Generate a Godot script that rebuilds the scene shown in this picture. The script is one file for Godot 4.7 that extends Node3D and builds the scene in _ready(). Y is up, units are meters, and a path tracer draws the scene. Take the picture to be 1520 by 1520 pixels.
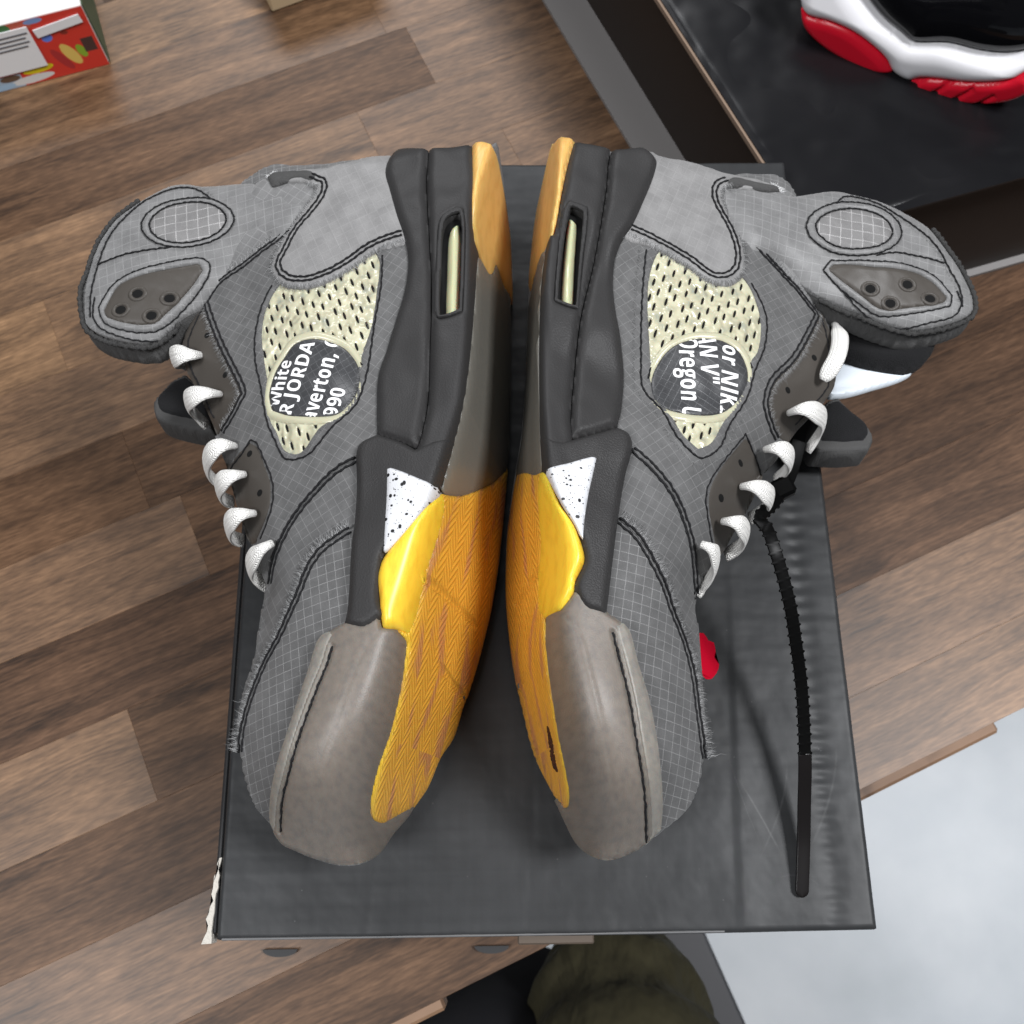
extends Node3D
# A pair of worn grey high-top basketball shoes lying sole to sole on a black shoe box, on a butcher-block table.
# Units: metres; the two pairs of shoes are described in millimetres in their own plan (x right, z towards the viewer, y up from the box lid).

const LID := 0.88
const TABLE := 0.75

var LEFT_SHOE := {
"sign": -1, "radius": 14,
"back_edge": [29,-132.5,27.6,-131.1,24.9,-129.1,18.8,-128.3,2.2,-127.1,-8.9,-125.9,-15.8,-125.3,-29.6,-126,-42.1,-124.7,-54.2,-125,-64.4,-125.3,-70.8,-122.7,-78.4,-117.3,-84.4,-95.5,-92,-69.4,-96.6,-59.2,-98.3,-51,-96.4,-41,-91.3,-31.4,-83.7,-16.7,-79.9,-9.2,-77.2,-1,-72.8,12.9,-69,24,-64.5,34.3,-61.6,43.2,-57.1,51.5,-58.6,63.1,-59.9,77.4,-62.7,88.5,-64.9,101.2,-63.2,111.2,-60.9,121.3,-57.4,128.5,-52.3,134.4,-48,140.8,-42.5,144,-36.9,146.2,-27.9,148.6,-19.1,147.1,-12.1,138.2,-5.7,129.8,1.5,115.1],
"sole_edge": [8.1,99,15.5,82.4,23.5,54,27.9,31.7,30.4,8.1,32.1,-13.3,34,-41.8,34.7,-75,34.8,-102.7,34.9,-126.5,31.8,-132],
"middle_height": [-132.5,66,-111.7,56,-78.7,47,5,47,83.6,47,130.5,44,149.4,40],
"side": [-7.6,-116.9,78,3.2,-116,79,16.5,-118.2,78,-7,-94.9,80,3.8,-86.5,83,16.7,-82.6,84,4.5,-33.7,84,16.8,-32.5,86,-12.5,-58.3,81,-12.8,-19.6,80,-16.8,29.2,85,-3.9,20.9,89,1.4,46.2,92,-16.6,63.1,87,-5,64.3,91,-34.7,-112.2,74,-38.9,-89.5,75,-53,-92.4,71,-26.7,-59.7,79,-57.3,-71.6,70,-62.5,-107.3,68,-71.7,-69.4,64,-83,-58,58,-91,-45.3,54,-41.3,-38.1,77,-57,-25.1,70,-71.1,-17.9,62,-84.2,-27.5,54,-34.4,-4.2,79,-46.7,9.3,74,-64.2,4.7,63,-73.5,4.5,56,-27.8,27.9,82,-43.4,29.6,73,-57.6,28.6,63,-31.4,54.3,81,-47.4,53.5,70,-54.5,58.9,63,-40.7,73.8,75,-52,76,64,-24.6,81.3,88,-36.2,97.4,80,-49.7,99.9,68,-58.5,98.7,60,-39.9,120.6,77,-51.7,121.5,63,-21.1,107.5,90,-28.3,127.3,80,-39.9,134.6,62,-10.8,95.1,91,-15.3,117.4,84,-26.4,137,62,-23.9,145.3,46],
"sole_upper": [-122.3,28.6,80,-82.6,19.8,84,-54.9,19.3,86,-31.9,18.6,87,-4.2,16.5,89,19.8,10.2,92,32.3,6.9,93,41.8,4.1,93,55.8,1.2,93,69.1,-1.3,92,79.8,-2.6,90,92.6,-4.7,88,106.3,-8.1,84,117.9,-12.3,78,128.9,-15.7,68,135.8,-17.2,56,142.7,-21.7,46],
"sole_lower": [-173.1,35.5,8,-127.9,35.2,8,-102.7,35.1,8,-75,34.7,8,-41.8,34,8,-13.3,32.1,8,2.1,30.8,8,17.1,29.5,8,34.6,27.3,8,50.3,24.4,8,64.2,21,8,81.3,16.1,8,97.7,9.2,8,110.5,4.5,8,125.6,-0.1,7,136,-7.1,8,144.7,-12.9,10],
"quarter": [-54.1,-87.7,-63.4,-81.6,-71.4,-77.7,-82.5,-73.4,-90.3,-66.3,-85,-54.1,-80.3,-43.3,-70.7,-25.2,-68.9,-21.7,-74.1,-15.7,-79.4,-11.4,-81.6,-10.1,-76.5,1.5,-73.2,4.2,-68.7,2.1,-63.8,-0.2,-60.4,2.9,-57.2,10.8,-55,16.2,-54.6,23.6,-57,29.9,-61,34.2,-60.1,41.4,-58.1,48.6,-55.2,51.7,-53.9,45.9,-49.6,39.1,-44.5,31.4,-38,24.9,-29.8,18.1,-21.1,13.7,-13.9,6.9,-7.2,-6.6,-5.4,-29,-2.7,-48,-2.3,-68.2,-6.5,-83.9,-22.2,-81.3,-41,-82.7],
"window_hole": [-54,-64.2,-59.9,-54.9,-61,-43,-58.7,-29.2,-57.2,-21.9,-56.9,-13.7,-54.8,-5.8,-52.6,-2.1,-49.2,5.5,-45.3,8,-41.6,7.7,-35.5,0.1,-29.9,-3,-24.5,-8.9,-22,-16.7,-22.5,-22.9,-21.2,-28.3,-18,-40.1,-16.4,-55.5,-15.7,-66.8,-18.5,-73,-31.2,-68.8,-41.4,-65,-49.1,-65.4],
"middle": [-56.5,50.7,-54,45.7,-49.7,39,-44.6,31.3,-38.1,24.7,-29.9,18,-21.2,13.5,-16.4,17,-16.5,35.7,-22.8,39.7,-29.4,43.4,-33.3,45.9,-37.9,51.1,-41.9,59.9,-44.8,64.4,-49.4,72.1,-55.6,80.1,-60.6,91.6,-63.6,101.3,-64.1,111.1,-65.5,101,-63.4,88.1,-60.5,77.1,-59.2,62.8,-57.5,53.3],
"counter": [-60.5,-115,-51.6,-116.7,-39.8,-116,-27.8,-118.4,-15.5,-126,-10.2,-116.5,-6.6,-89.8,-1.6,-77.7,-5.1,-73.3,-18.3,-70.4,-30.8,-63.2,-39.5,-58.9,-48.5,-59.8,-55.8,-64.6,-59.1,-70.8,-57.9,-78.2,-52.9,-87.9,-46.1,-99.2,-43.1,-105.7,-46.7,-109.3,-55.2,-110.9],
"collar": [-69,-115.5,-57.5,-116.9,-45.9,-114.5,-38.6,-105.3,-40.8,-95.7,-49.5,-84,-52.1,-73.4,-60,-72.4,-71,-71.7,-81.9,-67.3,-87.6,-66.8,-81.4,-78.4,-72.3,-91.7,-72.3,-106.2],
"collar_lip": [-63.7,-114.9,-61.4,-117.4,-54.2,-116.7,-45,-114.7,-42.4,-110.5,-44.5,-108.8,-50.8,-111.3,-56.4,-110.3,-60.9,-109.4],
"lace_panel_upper": [-90.4,-65.7,-96.3,-58.6,-98.3,-50.8,-96.3,-40.8,-91.2,-31.3,-84.1,-17.4,-81.1,-10.8,-74.3,-14,-67.6,-21.6,-69.7,-26.1,-79.3,-43.8,-85,-55.3],
"lace_panel_lower": [-77.4,-1.1,-73.2,12.4,-69.3,23.6,-65.2,33.4,-61.6,35.1,-57.2,30.4,-53.3,23.7,-53.8,15.6,-59.4,2.2,-64.3,-1.9,-71,0],
"foam_cup": [-13.8,-115.1,-11.9,-126.5,2.3,-118.9,2.1,-110.1,1.7,-102.4,3.3,-75.1,4.6,-50.8,4.2,-24.4,3.8,-5,2.3,7.7,0.6,13.8,-6.1,10,-13.7,6.4,-14.6,-5.5,-14.7,-19.1,-11.5,-30.3,-7.6,-44.6,-5,-56,-4.5,-66.2,-6.2,-76.2,-9.4,-87,-12.7,-100.4,-14.6,-108.5],
"foam_heel": [2.6,-118.9,19.3,-121.4,20.7,-102.5,20.1,-85.2,20.8,-75.5,21.9,-73,21.4,-64.3,20,-38,17.8,-10.3,16.2,0.4,13.7,11,10.2,20.1,5.9,21.3,-0.7,16,0.8,13.8,2.5,7.8,4.1,-5,4.4,-24.4,4.8,-50.8,3.5,-75.1,2,-102.3,2.3,-110.1],
"foam_fore": [-13.6,6.6,-6,10.2,0.2,14.5,5.7,11.8,13.7,10.3,11.1,19.7,9.1,26.5,6,34.4,-2.7,44.1,-9.4,51.6,-10.3,56.1,-10.6,67,-8.6,72.4,-15,76.6,-22.1,74.8,-21.2,68.5,-21.1,46.9,-20.5,39.7,-20.2,25.3,-20.7,12.9,-19.4,9.4],
"air_hole": [9.6,-80.6,11.8,-82.7,14.9,-84.1,15.9,-75.9,15.7,-66.1,15,-41.2,11.4,-39.8,7.9,-39.3,7.6,-47.4,8,-58.6,8.4,-73.4],
"air_frame": [8,-81.4,13.9,-86.1,16.1,-85.5,16.9,-77.5,16.7,-57.9,16,-40.2,11.6,-38.9,7,-38.5,5.9,-43.1,6.7,-66.8],
"shark_panel": [-9.1,21.7,-7.7,21.7,6.1,28.9,7.7,29.7,9.1,27,8.5,31,3.7,37.6,-2,44.8,-8.4,51.3,-9.5,51.7,-9.3,44.7,-9.1,36],
"heel_rubber": [19.6,-121.7,25.2,-121.5,27.8,-120,30.2,-122.4,32.7,-125.7,35.1,-124.9,35.5,-107.6,35.3,-93.1,31.6,-88.1,28.3,-88.1,25.6,-76.4,23.1,-74.4,20.3,-73.9,19.4,-83.8],
"midfoot_rubber": [21.5,-71.4,23.1,-74,25.6,-76.4,28.6,-88.9,31.6,-87.8,34.7,-93.9,34.7,-72,33.9,-39.6,32.1,-12,27,2.2,23.4,9.2,18.4,18,14.9,23,11,27.3,8.7,29.2,9.8,24.7,13.1,9.4,15.9,-3.5,18.1,-20.8,19.5,-37,21,-62.7],
"shank": [7.5,30.9,9.1,29.2,10.2,31.3,8.5,39.2,6,48.2,3.5,56.9,2.2,63.7,0.8,70.5,-1.3,77.4,-4.6,76.4,-7.9,76.9,-9.2,76.4,-10.4,70.1,-10.5,67.1,-11.5,60.1,-10.8,55.3,-8.4,50.7,-0.5,40.7],
"forefoot_rubber": [-6.4,75.7,-2.7,76.3,-0.1,69.9,1.3,64.1,2.7,57.2,5.2,48.5,7.5,39.8,8.9,32.1,8.6,29.2,11,27.5,14.9,23.2,18.4,18.1,23.7,9,27.3,1.7,32.4,-12.1,30.4,9.4,27.6,33,25.3,47.1,23.6,54.8,20,69,15.7,83,13,89.7,9.4,100.5,4.6,109.2,-0.1,120.9,-4.7,128.3,-8.2,131.2,-13.6,135.1,-15.7,134.5,-16.3,132.3,-15.1,126.6,-12.3,118.2,-8,106.6,-4.3,91.8,-2.4,79.2],
"bumper": [-11.3,66.8,-19.4,72.3,-28.7,76.5,-31.5,78.8,-33.8,86.7,-37,96.6,-41,108.8,-45.3,119.2,-49.3,128.7,-50.7,134.5,-48.3,140.8,-42.4,143.7,-36.7,146,-27.5,148.3,-18.9,146.9,-12.1,138.2,-5.6,129.8,1.8,115.4,-0.3,120,-4.9,127.6,-8.3,130.5,-13.5,134.4,-15.5,133.9,-16,132.2,-14.7,126.5,-11.9,118,-7.5,106.3,-3.7,91.3,-2.2,79.2,-5.4,75.9,-9.6,76.2],
"bumper_lip": [-31.5,78.8,-33.8,86.7,-37,96.6,-41,108.8,-45.3,119.2,-49.3,128.7,-50.7,134.5,-48.7,138,-45.2,129,-40.9,120.6,-36.8,109.1,-31.7,94.7,-28.5,86.9,-26.9,81.1,-24.8,76.8,-28.7,76.5],
"label": [-50.6,-31.1,-54.7,-24.3,-56.2,-16.8,-54.7,-10.3,-47.6,-6.7,-36.7,-4.5,-29.2,-4.4,-24.3,-9,-21.9,-16.2,-22.2,-23.5,-27,-30.6,-32.9,-34.2,-39.9,-36.1,-46.8,-35.2],
"seam_quarter_top": [-53,-88,-56.7,-85,-63.3,-80.9,-71.2,-76.4,-82.2,-72,-88,-66,-83.4,-54.3,-78.4,-43.2,-69.1,-25.4,-67.3,-20.8,-72.3,-14.3,-77.8,-10.1],
"seam_lower_lace": [-73.9,4.9,-67.9,2.5,-63.7,-1.5,-61,0.3,-57.5,7.1,-53.5,16.5,-53.1,24.3,-55.7,31.2,-59,35.6],
"seam_window_edge": [-58.1,-63.9,-62.1,-55.6,-63.9,-43.6,-62.8,-31.4,-60.5,-23.1,-58.6,-15,-56.3,-5.9,-53.2,0.9,-48.9,9,-44.2,10.6,-38,9.3,-30.6,1,-22.9,-6.8,-20,-16.4,-18.3,-25.9,-16.7,-40.8,-14.6,-57.7,-14.4,-69.7],
"seam_quarter_low": [-55,51.4,-53.1,46.3,-48.9,39.4,-43.8,31.7,-37.4,25,-29.2,18.3,-21,14.4],
"seam_toe": [-22.4,39.9,-29.3,43.6,-32.7,45.7,-37.2,51,-41.2,60.2,-43.7,64.8,-48.2,72.6,-54.2,80.7,-59.2,92.1,-62.1,101.7,-63.4,110.6],
"seam_counter": [-45,-111.7,-39.8,-108.5,-39,-104.3,-41.1,-99,-48.8,-88.3,-53.5,-78.8,-55.9,-72.4,-54.1,-67.7,-48.9,-63.8,-41.2,-62.9,-31,-67,-18.5,-74.4,-6.9,-78.2],
"seam_lace_left": [-89.6,-63,-92.8,-55.5,-94.8,-48.8,-93.2,-39.4,-88.5,-30.2,-81.9,-16.5],
"seam_ring": [-56.6,-24.3,-52.6,-32.4,-47.9,-36.7,-40.2,-38.1,-32.4,-36.1,-26,-32.1,-20.7,-24.2],
"seam_bumper_groove": [-25.9,81.3,-27.3,87,-30.4,94.9,-35.7,109.2,-39.8,120.7,-44,129.1,-47,137.7],
"seam_bumper_line": [-10.1,77.5,-13.7,81.8,-18.3,92.4,-24,109.1,-28.6,119.9,-32.1,128.7,-36.7,138.1,-38.2,143.4],
"seam_groove_a": [3.7,57.9,7.8,58.1,13.3,59.2,17.7,59.9],
"seam_groove_b": [7.7,81.9,10.2,84.2,14,86.3],
"eyelets": [-85.7,-49.7,-76.7,-31.4,-63.8,3.6,-58.9,19.3],
"tongue_outline": [-66.9,-117.1,-75.4,-118.5,-87,-120,-94.1,-121.1,-102.5,-123.6,-111.7,-122.1,-120.7,-116.5,-129.3,-109.7,-134.5,-102.2,-138,-93.2,-140.1,-84.2,-141.6,-75.3,-141.1,-65.9,-139,-58.6,-132,-53,-121.6,-49.3,-111.1,-47.9,-104.6,-50.6,-97.8,-57.1,-90.3,-61.5,-81.6,-68.3,-67.7,-75.6,-54.7,-74.8,-47,-86.4,-42.5,-98.9,-41.3,-110.2,-52.9,-114.4],
"tongue_side": [-52.4,-90.7,73.5,-60.8,-89.4,71,-60.6,-103,69.5,-49.2,-100.7,72.5,-41.7,-92.6,75,-56.2,-73.4,69.5,-71.9,-76.8,63,-70.1,-95.4,67,-68.1,-84.7,66.5,-83.2,-71.4,61,-78.9,-99.7,65.5,-90,-95.2,63,-97.9,-113.5,60,-104.2,-99.2,62,-115,-101.4,59,-117.7,-91.2,60,-132,-81.9,55,-102.5,-77.8,61,-116.3,-68.1,57,-133.9,-65.1,52,-121.7,-55.2,53,-104.8,-53.9,55,-91.7,-67.2,58,-89.1,-77.7,61],
"tongue_window": [-129.5,-64.1,-124.5,-72.8,-117.8,-75.7,-105.2,-77.8,-90.4,-80,-88.7,-76.9,-93,-70.9,-102.2,-61.2,-108.9,-56.7,-119.6,-57.8,-128.4,-61.2],
"tongue_window_seam": [-132,-65.4,-126.7,-73.7,-119.4,-77.5,-105.3,-80.3,-90.5,-82.2,-86.1,-80.1,-85.8,-75.8,-88.8,-70.6,-95.5,-63,-102.1,-56.9,-108.8,-53.6,-119.5,-54.7,-129,-58.9,-132,-65.4],
"tongue_window_seam2": [-134.1,-70.5,-134.2,-62.1,-130.4,-56.9,-119.3,-52,-107.8,-50.6,-100.6,-54],
"tongue_line": [-133.7,-84.5,-124.5,-86.1,-111.3,-86.6,-101.6,-87.1],
"tongue_edge": [-135.7,-62.3,-136,-72.2,-133.7,-84.5,-129.9,-96.4,-124.4,-105.7,-119,-112.3,-110,-117.4,-102,-118.9,-96.9,-118.1,-92,-114.3,-87.9,-109.9],
"tongue_holes": [-115,-68.8,-101.8,-66.1,-122.1,-63.2,-109,-59.6],
"tongue_oval": [-76.6,-98.2,-77.5,-94.1,-81.2,-90.8,-87,-88.3,-94.1,-86.9,-101.3,-87.2,-107.8,-89.2,-112.9,-93.2,-115.8,-98.6,-115.5,-103.8,-112.2,-108.2,-106.4,-111.1,-99.1,-112.1,-91.1,-110.8,-84,-107.4,-78.9,-102.9],
"tongue_oval_in": [-80,-98.4,-80.7,-94.9,-83.8,-92,-88.6,-89.9,-94.4,-88.8,-100.3,-88.9,-105.7,-90.6,-109.9,-93.9,-112.2,-98.2,-112,-102.7,-109.3,-106.3,-104.6,-108.9,-98.5,-109.8,-92,-108.6,-86.1,-106,-81.9,-102.4],
"lace_0": [-88.2,54,-43.1,-91,60,-40.3,-96.7,57,-41.4,-102.3,46,-46.3,-105,34,-51.3,-103.3,28,-52.5],
"lace_1": [-78.5,58,-24.1,-82.3,64,-21.8,-88.6,60,-21.8,-94.2,48,-25.3,-95.1,36,-26.7,-91.3,30,-23.3],
"lace_2": [-70.6,60,-1.5,-73.7,66,0.4,-78.9,62,1.9,-84,50,1.4,-85.4,40,2,-83.4,34,3.4],
"lace_3": [-65.5,63,11.1,-68.8,67,13.1,-74,62,13.8,-78.5,50,12.2,-79.1,40,12.2,-76.4,36,12.5],
"lace_4": [-60.5,64,26.8,-64.3,68,28.4,-69.6,62,29.1,-73.7,50,28,-74.5,40,28,-71.3,36,28.4],
"lace_5": [-52,70,40.1,-55.4,71,42.6,-60.2,64,44.7,-63.8,52,44.7,-62.3,46,46.7,-58.8,42,48.8],
"flap": [-117.1,-37.4,-113.7,-42.9,-109.9,-47.6,-104,-51,-96.5,-42.7,-88.6,-21.8,-97.9,-23.1,-110.7,-26.6,-115.5,-29.7],
"text_0": ["White", [-51.9,-10.8,-47.4,-28.3], 1.05],
"text_1": ["R JORDA", [-45.2,-6.4,-37.2,-33.7], 1],
"text_2": ["averton, O", [-37.3,-2.6,-28.6,-35.5], 1.2],
"text_3": ["1990", [-30.1,0.8,-26.2,-14.4], 1.05],
}
var RIGHT_SHOE := {
"sign": 1, "radius": 14,
"back_edge": [-37.2,-129.3,-31.3,-131.6,-26.6,-130.2,-13.4,-127.4,-0.9,-126.6,4.6,-125.2,14.9,-125,34.2,-120.3,46.9,-120.9,57.2,-119.9,62.6,-115.1,67.2,-99.5,68.9,-76.7,72,-62.5,74.2,-52.5,74.3,-39.4,72.3,-29,67.5,-22.8,56.4,-11.3,50.6,-3.7,45.2,3,38.3,9.6,32.7,23.2,26.6,32.4,21.4,40.8,15.3,48,10.2,56.1,9.5,61.9,10.3,68.7,10.2,83,10.7,100.2,9.9,111.2,7.3,123.6,3.1,131.3,-2.7,136.4,-6.8,139.2,-12.6,143.7,-19.3,146.9,-25.2,148.1,-30.1,146.7,-34.2,143.1,-37.7,135.9,-42.1,125.5],
"sole_edge": [-45.5,116.2,-49.9,104.9,-54.1,85.9,-55.6,79.4,-57.6,66,-59.2,45.9,-58.6,20.1,-55.4,-4,-51.6,-25.7,-49.3,-54.8,-47.4,-92.1,-45.7,-115.6,-43.2,-126.8,-40,-131.4],
"middle_height": [-135.9,66,-111.7,56,-78.7,47,5,47,83.6,47,130.5,44,149.4,40],
"side": [-5.1,-116.9,78,-15.2,-115.2,79,-27.8,-119.4,78,-7.9,-93.9,80,-21.6,-85.8,83,-33.1,-91.3,84,-26.4,-33,84,-40.3,-26.6,86,-19,-54.5,81,-19.3,-18.6,80,-19.5,25.3,85,-31.2,16.7,89,-37,44.5,92,-24.8,59.6,87,-35.2,60.5,91,15.3,-110.7,74,13.5,-88,75,30.4,-90.6,71,0.5,-58.4,79,34.2,-69.6,70,43.2,-105.3,68,48.6,-67.1,64,59.7,-55.3,58,68.8,-42.4,54,14.6,-36.4,77,32.6,-22.9,70,46.9,-18.2,62,63.1,-27.6,54,6.8,-2.6,79,18.9,11.3,74,31.5,7,63,40.7,4.7,57,-7.4,24.3,82,8.2,26.3,73,20.9,28.1,63,-8.8,51,81,1.5,55.8,72,5.5,60.9,63,-7.3,73.6,77,3.7,78,64,-22.6,82.6,88,-12.6,98.9,80,-1,101.8,68,5.5,100.8,60,-11.1,122.2,75,-0.5,123.5,63,-30.5,108.7,90,-21.9,128.7,80,-13.6,137.4,62,-38.6,93.8,91,-34.7,118.4,84,-27.1,138.3,62,-28.3,145.5,46],
"sole_upper": [-122.1,-36.5,80,-91.4,-38.6,84,-66.2,-42.7,86,-48.3,-44.9,87,-31.1,-45.8,88,-5.5,-46.7,89,12.3,-46.3,91,25.5,-45.5,93,37.6,-42.2,93,51.8,-39.9,93,63,-41.6,92,72.6,-45.5,90,82.5,-45.5,89,92.2,-44.6,88,107.1,-42.3,84,118.8,-39.9,78,128.6,-38,66,136,-34.7,50,143.1,-30,40],
"sole_lower": [-173,-40.6,8,-127.8,-45.4,8,-102.6,-46.8,8,-74.9,-48.3,8,-48.2,-49.7,8,-25.7,-51.9,8,-4,-55.4,8,20.1,-58.6,8,45.9,-59.5,8,66,-57.8,8,79.4,-55.9,8,87.5,-53.6,8,103.3,-50.2,8,115.7,-46.5,8,126.3,-44.4,7,135.8,-41.3,8,144.2,-37.1,10],
"quarter": [40.3,-82.5,49.1,-75.4,55.2,-70.1,61.9,-64.2,68.2,-58.7,63.6,-49.7,55.3,-36,43.9,-22.8,40.8,-13.9,43.8,-7.9,46.8,-4.5,50.7,-4.5,45.3,2.4,39.3,9.2,37.5,6.5,30.5,0.7,22.5,10.5,16.1,19.8,14.3,25.5,15,30.7,17.7,37.2,19.3,42.2,15.6,47.1,10.7,56.6,8.9,50.7,5.7,39.5,0.5,28.2,-6.3,20.2,-14.9,12.2,-19.7,5.1,-22.7,-6.1,-23.4,-27.8,-24.6,-47.2,-24.5,-67.4,-18,-80.9,-0.6,-83.3,18.3,-81.6],
"window_hole": [-0.1,-70,-3.7,-59.2,-4.9,-47.2,-5,-27.9,-4.8,-22.5,-5.2,-15.6,-4,-8.6,-0.1,-5.1,4.3,4.7,9.8,9.8,14.7,7.1,19,0.3,22.3,-5.3,29.1,-15.3,32.4,-22.4,33.4,-28.1,37.6,-34.5,39.9,-45.4,38.2,-56.5,34.4,-64.9,29.5,-66.9,21.8,-66,12.1,-72.6,4.2,-74.5],
"middle": [10.6,56.4,8.6,50.8,5.5,39.4,0.5,28.1,-6.2,20,-14.8,12,-20.3,15.6,-23.8,34.9,-20.8,38,-14.9,43.2,-11.2,48,-7.8,53.1,-4.1,59.8,-1.3,65.9,4.3,76.2,7.4,87.1,9.2,101.5,10.2,115.5,10.7,111,11.2,100,10.8,82.7,10.8,68.4,10,61.6],
"counter": [53.8,-111.6,43.9,-113.8,32.1,-114.9,12.7,-117.8,3.7,-118.8,2.2,-126.6,-6,-105.8,-12.8,-82.5,-13.8,-76.5,-11.8,-74.4,-1.4,-72.5,11.4,-66.3,21.2,-60.8,27.2,-60,32.3,-63.3,36,-69.4,36,-75.5,33.6,-86.7,29.6,-98.6,29.8,-104,32.9,-107.4,41.5,-106.9],
"collar": [60.6,-111.7,43.9,-112.6,32.6,-113.1,24.6,-103.4,26.6,-94.1,34.7,-83.8,37.2,-73.4,41.8,-76.8,48.8,-71.8,56.2,-66.7,63.2,-61.2,68.2,-58.3,61.7,-76.4,59.2,-91.7],
"collar_lip": [54.7,-109.1,53.5,-111.4,44.7,-111.7,34.9,-112.4,30.9,-109,32,-105.8,39.8,-107.7,47,-107.2],
"lace_panel_upper": [70.5,-61.7,74,-52.2,74.5,-39.3,72.5,-29,67.4,-22.4,56.8,-11.6,51,-4.2,45.7,-4.4,40.1,-13.1,42.9,-23.4,54.3,-36.6,62.5,-49.7],
"lace_panel_lower": [40,9.4,32.9,23,27.3,31.5,22,39.9,18.6,42,15.5,36.8,13.1,27.8,14.6,19.8,21.2,10.7,30.3,-0.6,35.7,2.9],
"foam_cup": [2.3,-114.3,-1.1,-120,-2.8,-121.3,-15.4,-117.9,-17.1,-109.2,-18.6,-96.4,-24.1,-67,-30.8,-38.3,-34.4,-11.9,-36.1,3.2,-36.4,10.9,-28.7,8.4,-19.6,4.4,-17.3,-4.6,-15.6,-18.2,-16.1,-30.3,-17.8,-47.1,-17.3,-63,-14.4,-72.4,-9.2,-81.2,-2.1,-98.4,1.7,-109.2],
"foam_heel": [-15.7,-118.4,-30.1,-122.4,-34.3,-102.3,-37.5,-84.2,-39.6,-73.2,-42.5,-76,-44.3,-61.5,-45.9,-37,-46.9,-5.5,-47,6.5,-46.6,17.2,-43.3,22.3,-36.6,15.5,-36.3,3.2,-34.7,-11.9,-31.1,-38.3,-24.3,-67,-18.9,-96.4,-17.4,-109.2],
"foam_fore": [-19.7,4.9,-28.8,8.9,-36.5,11.6,-41.9,12.4,-46.7,10.5,-46.7,19.8,-46.3,22.4,-41,35,-36.4,43.3,-34.5,48.7,-33.6,55.2,-36.6,61.8,-37.1,64.7,-33.8,71.1,-27,73,-25.4,63.6,-24,55,-21.2,38.8,-17.6,22,-15.4,15.1,-14.8,9.8,-16,6.7],
"air_hole": [-33.1,-85.4,-30.4,-84.4,-28.4,-82.7,-29.2,-74.4,-30.2,-66.4,-32.7,-42.1,-36.3,-42.9,-39.3,-44.1,-38.5,-52.5,-37.5,-60.6,-35.3,-75.3],
"air_frame": [-33.6,-87.8,-26.7,-85,-27.6,-74.6,-29,-66,-31.9,-41.1,-35.9,-41.8,-40.5,-43.4,-39.3,-57.3,-36.3,-81.8],
"shark_panel": [-46,23.6,-44.5,24.1,-30.1,18.7,-28,18.6,-29.7,25.3,-31.4,32.1,-33.2,41.5,-34.1,49.2,-36.4,43.7,-41.1,35.5],
"heel_rubber": [-29.6,-123,-33.2,-125,-37.5,-130.5,-40.1,-130.8,-43.5,-127.4,-45.9,-113.1,-46.9,-103.2,-46.4,-92.4,-44.5,-94.2,-42.9,-88.8,-41,-71.1,-38.8,-78.4,-36.9,-89.4,-33.3,-107.8],
"midfoot_rubber": [-42.6,-74.1,-42.9,-88.7,-44.3,-92.9,-45.8,-90,-47.5,-88.7,-49.5,-51.3,-52,-17.4,-54.4,-4.7,-51.4,8.5,-48.4,18.6,-46.1,22.6,-46.6,13.9,-46.9,1.7,-45.9,-36.7,-44.3,-61],
"shank": [-46.1,22.4,-47.5,20.7,-48,24.5,-47.7,32.1,-47.1,40.9,-47.5,48.9,-48.1,55.4,-47.9,64.4,-46.5,69.6,-41.7,70.9,-39.2,68.3,-37.2,65.1,-36.8,62,-34.4,57.3,-33.4,54,-34.4,48.9,-36.2,43.4,-41.1,35.4],
"forefoot_rubber": [-46.2,68.3,-47.3,64.2,-47.2,56.2,-46.7,49.5,-46.2,41.6,-46.8,32.9,-47.1,25.6,-46.3,22.1,-48.4,18.2,-51.4,8.1,-54.4,-4.4,-57.7,12.8,-59,30.3,-59.2,47.3,-57.6,67.2,-55.7,80.2,-54.2,86.4,-50,105,-45.8,116.8,-41.9,126.6,-39.5,130.7,-38,130.6,-38.1,127,-39.7,118.8,-42.2,107.5,-44.5,92.6,-45.9,79.8],
"bumper": [-37,64.7,-30.8,67.9,-25.9,72.1,-21.2,75.2,-19.1,77.9,-16.6,88.6,-13.7,98.4,-11.5,110.4,-10,122.2,-8.1,133.6,-7.6,138.8,-12.8,143.5,-19.4,146.9,-25.5,148.2,-30.4,146.7,-34.1,143.1,-38.3,135.9,-42.5,126.6,-41.5,126.5,-39.5,130.1,-38.6,129.8,-38.5,126.8,-40.1,118.5,-42.6,106.9,-45,92,-46.4,78.9,-45.8,69.4,-41.6,70.2],
"bumper_lip": [-19.1,77.9,-16.6,88.6,-13.7,98.4,-11.5,110.4,-10,122.2,-8.1,133.6,-7.6,138.8,-11.3,141.8,-13.2,133.8,-15,126.1,-17.3,114,-19.5,99,-22.1,86.8,-24.2,78.8,-24.5,75.7,-21.2,75.2],
"label": [11.3,-34.5,2.6,-30.2,-3.4,-22.4,-5.6,-15.1,-4.5,-9.2,0.8,-4.8,11.6,-3.9,21.1,-6.6,29.6,-15.3,32.3,-23.3,29.6,-31.7,24.1,-34.8,17.7,-35.2],
"seam_quarter_top": [39.2,-83.2,43.4,-79.5,48.9,-74.9,55.1,-69.3,61.7,-63.1,67.3,-58.2,62.2,-49.1,53.7,-35.5,42.6,-22.9,39.2,-13.5,41.7,-7.2,45.1,-3.5],
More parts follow.
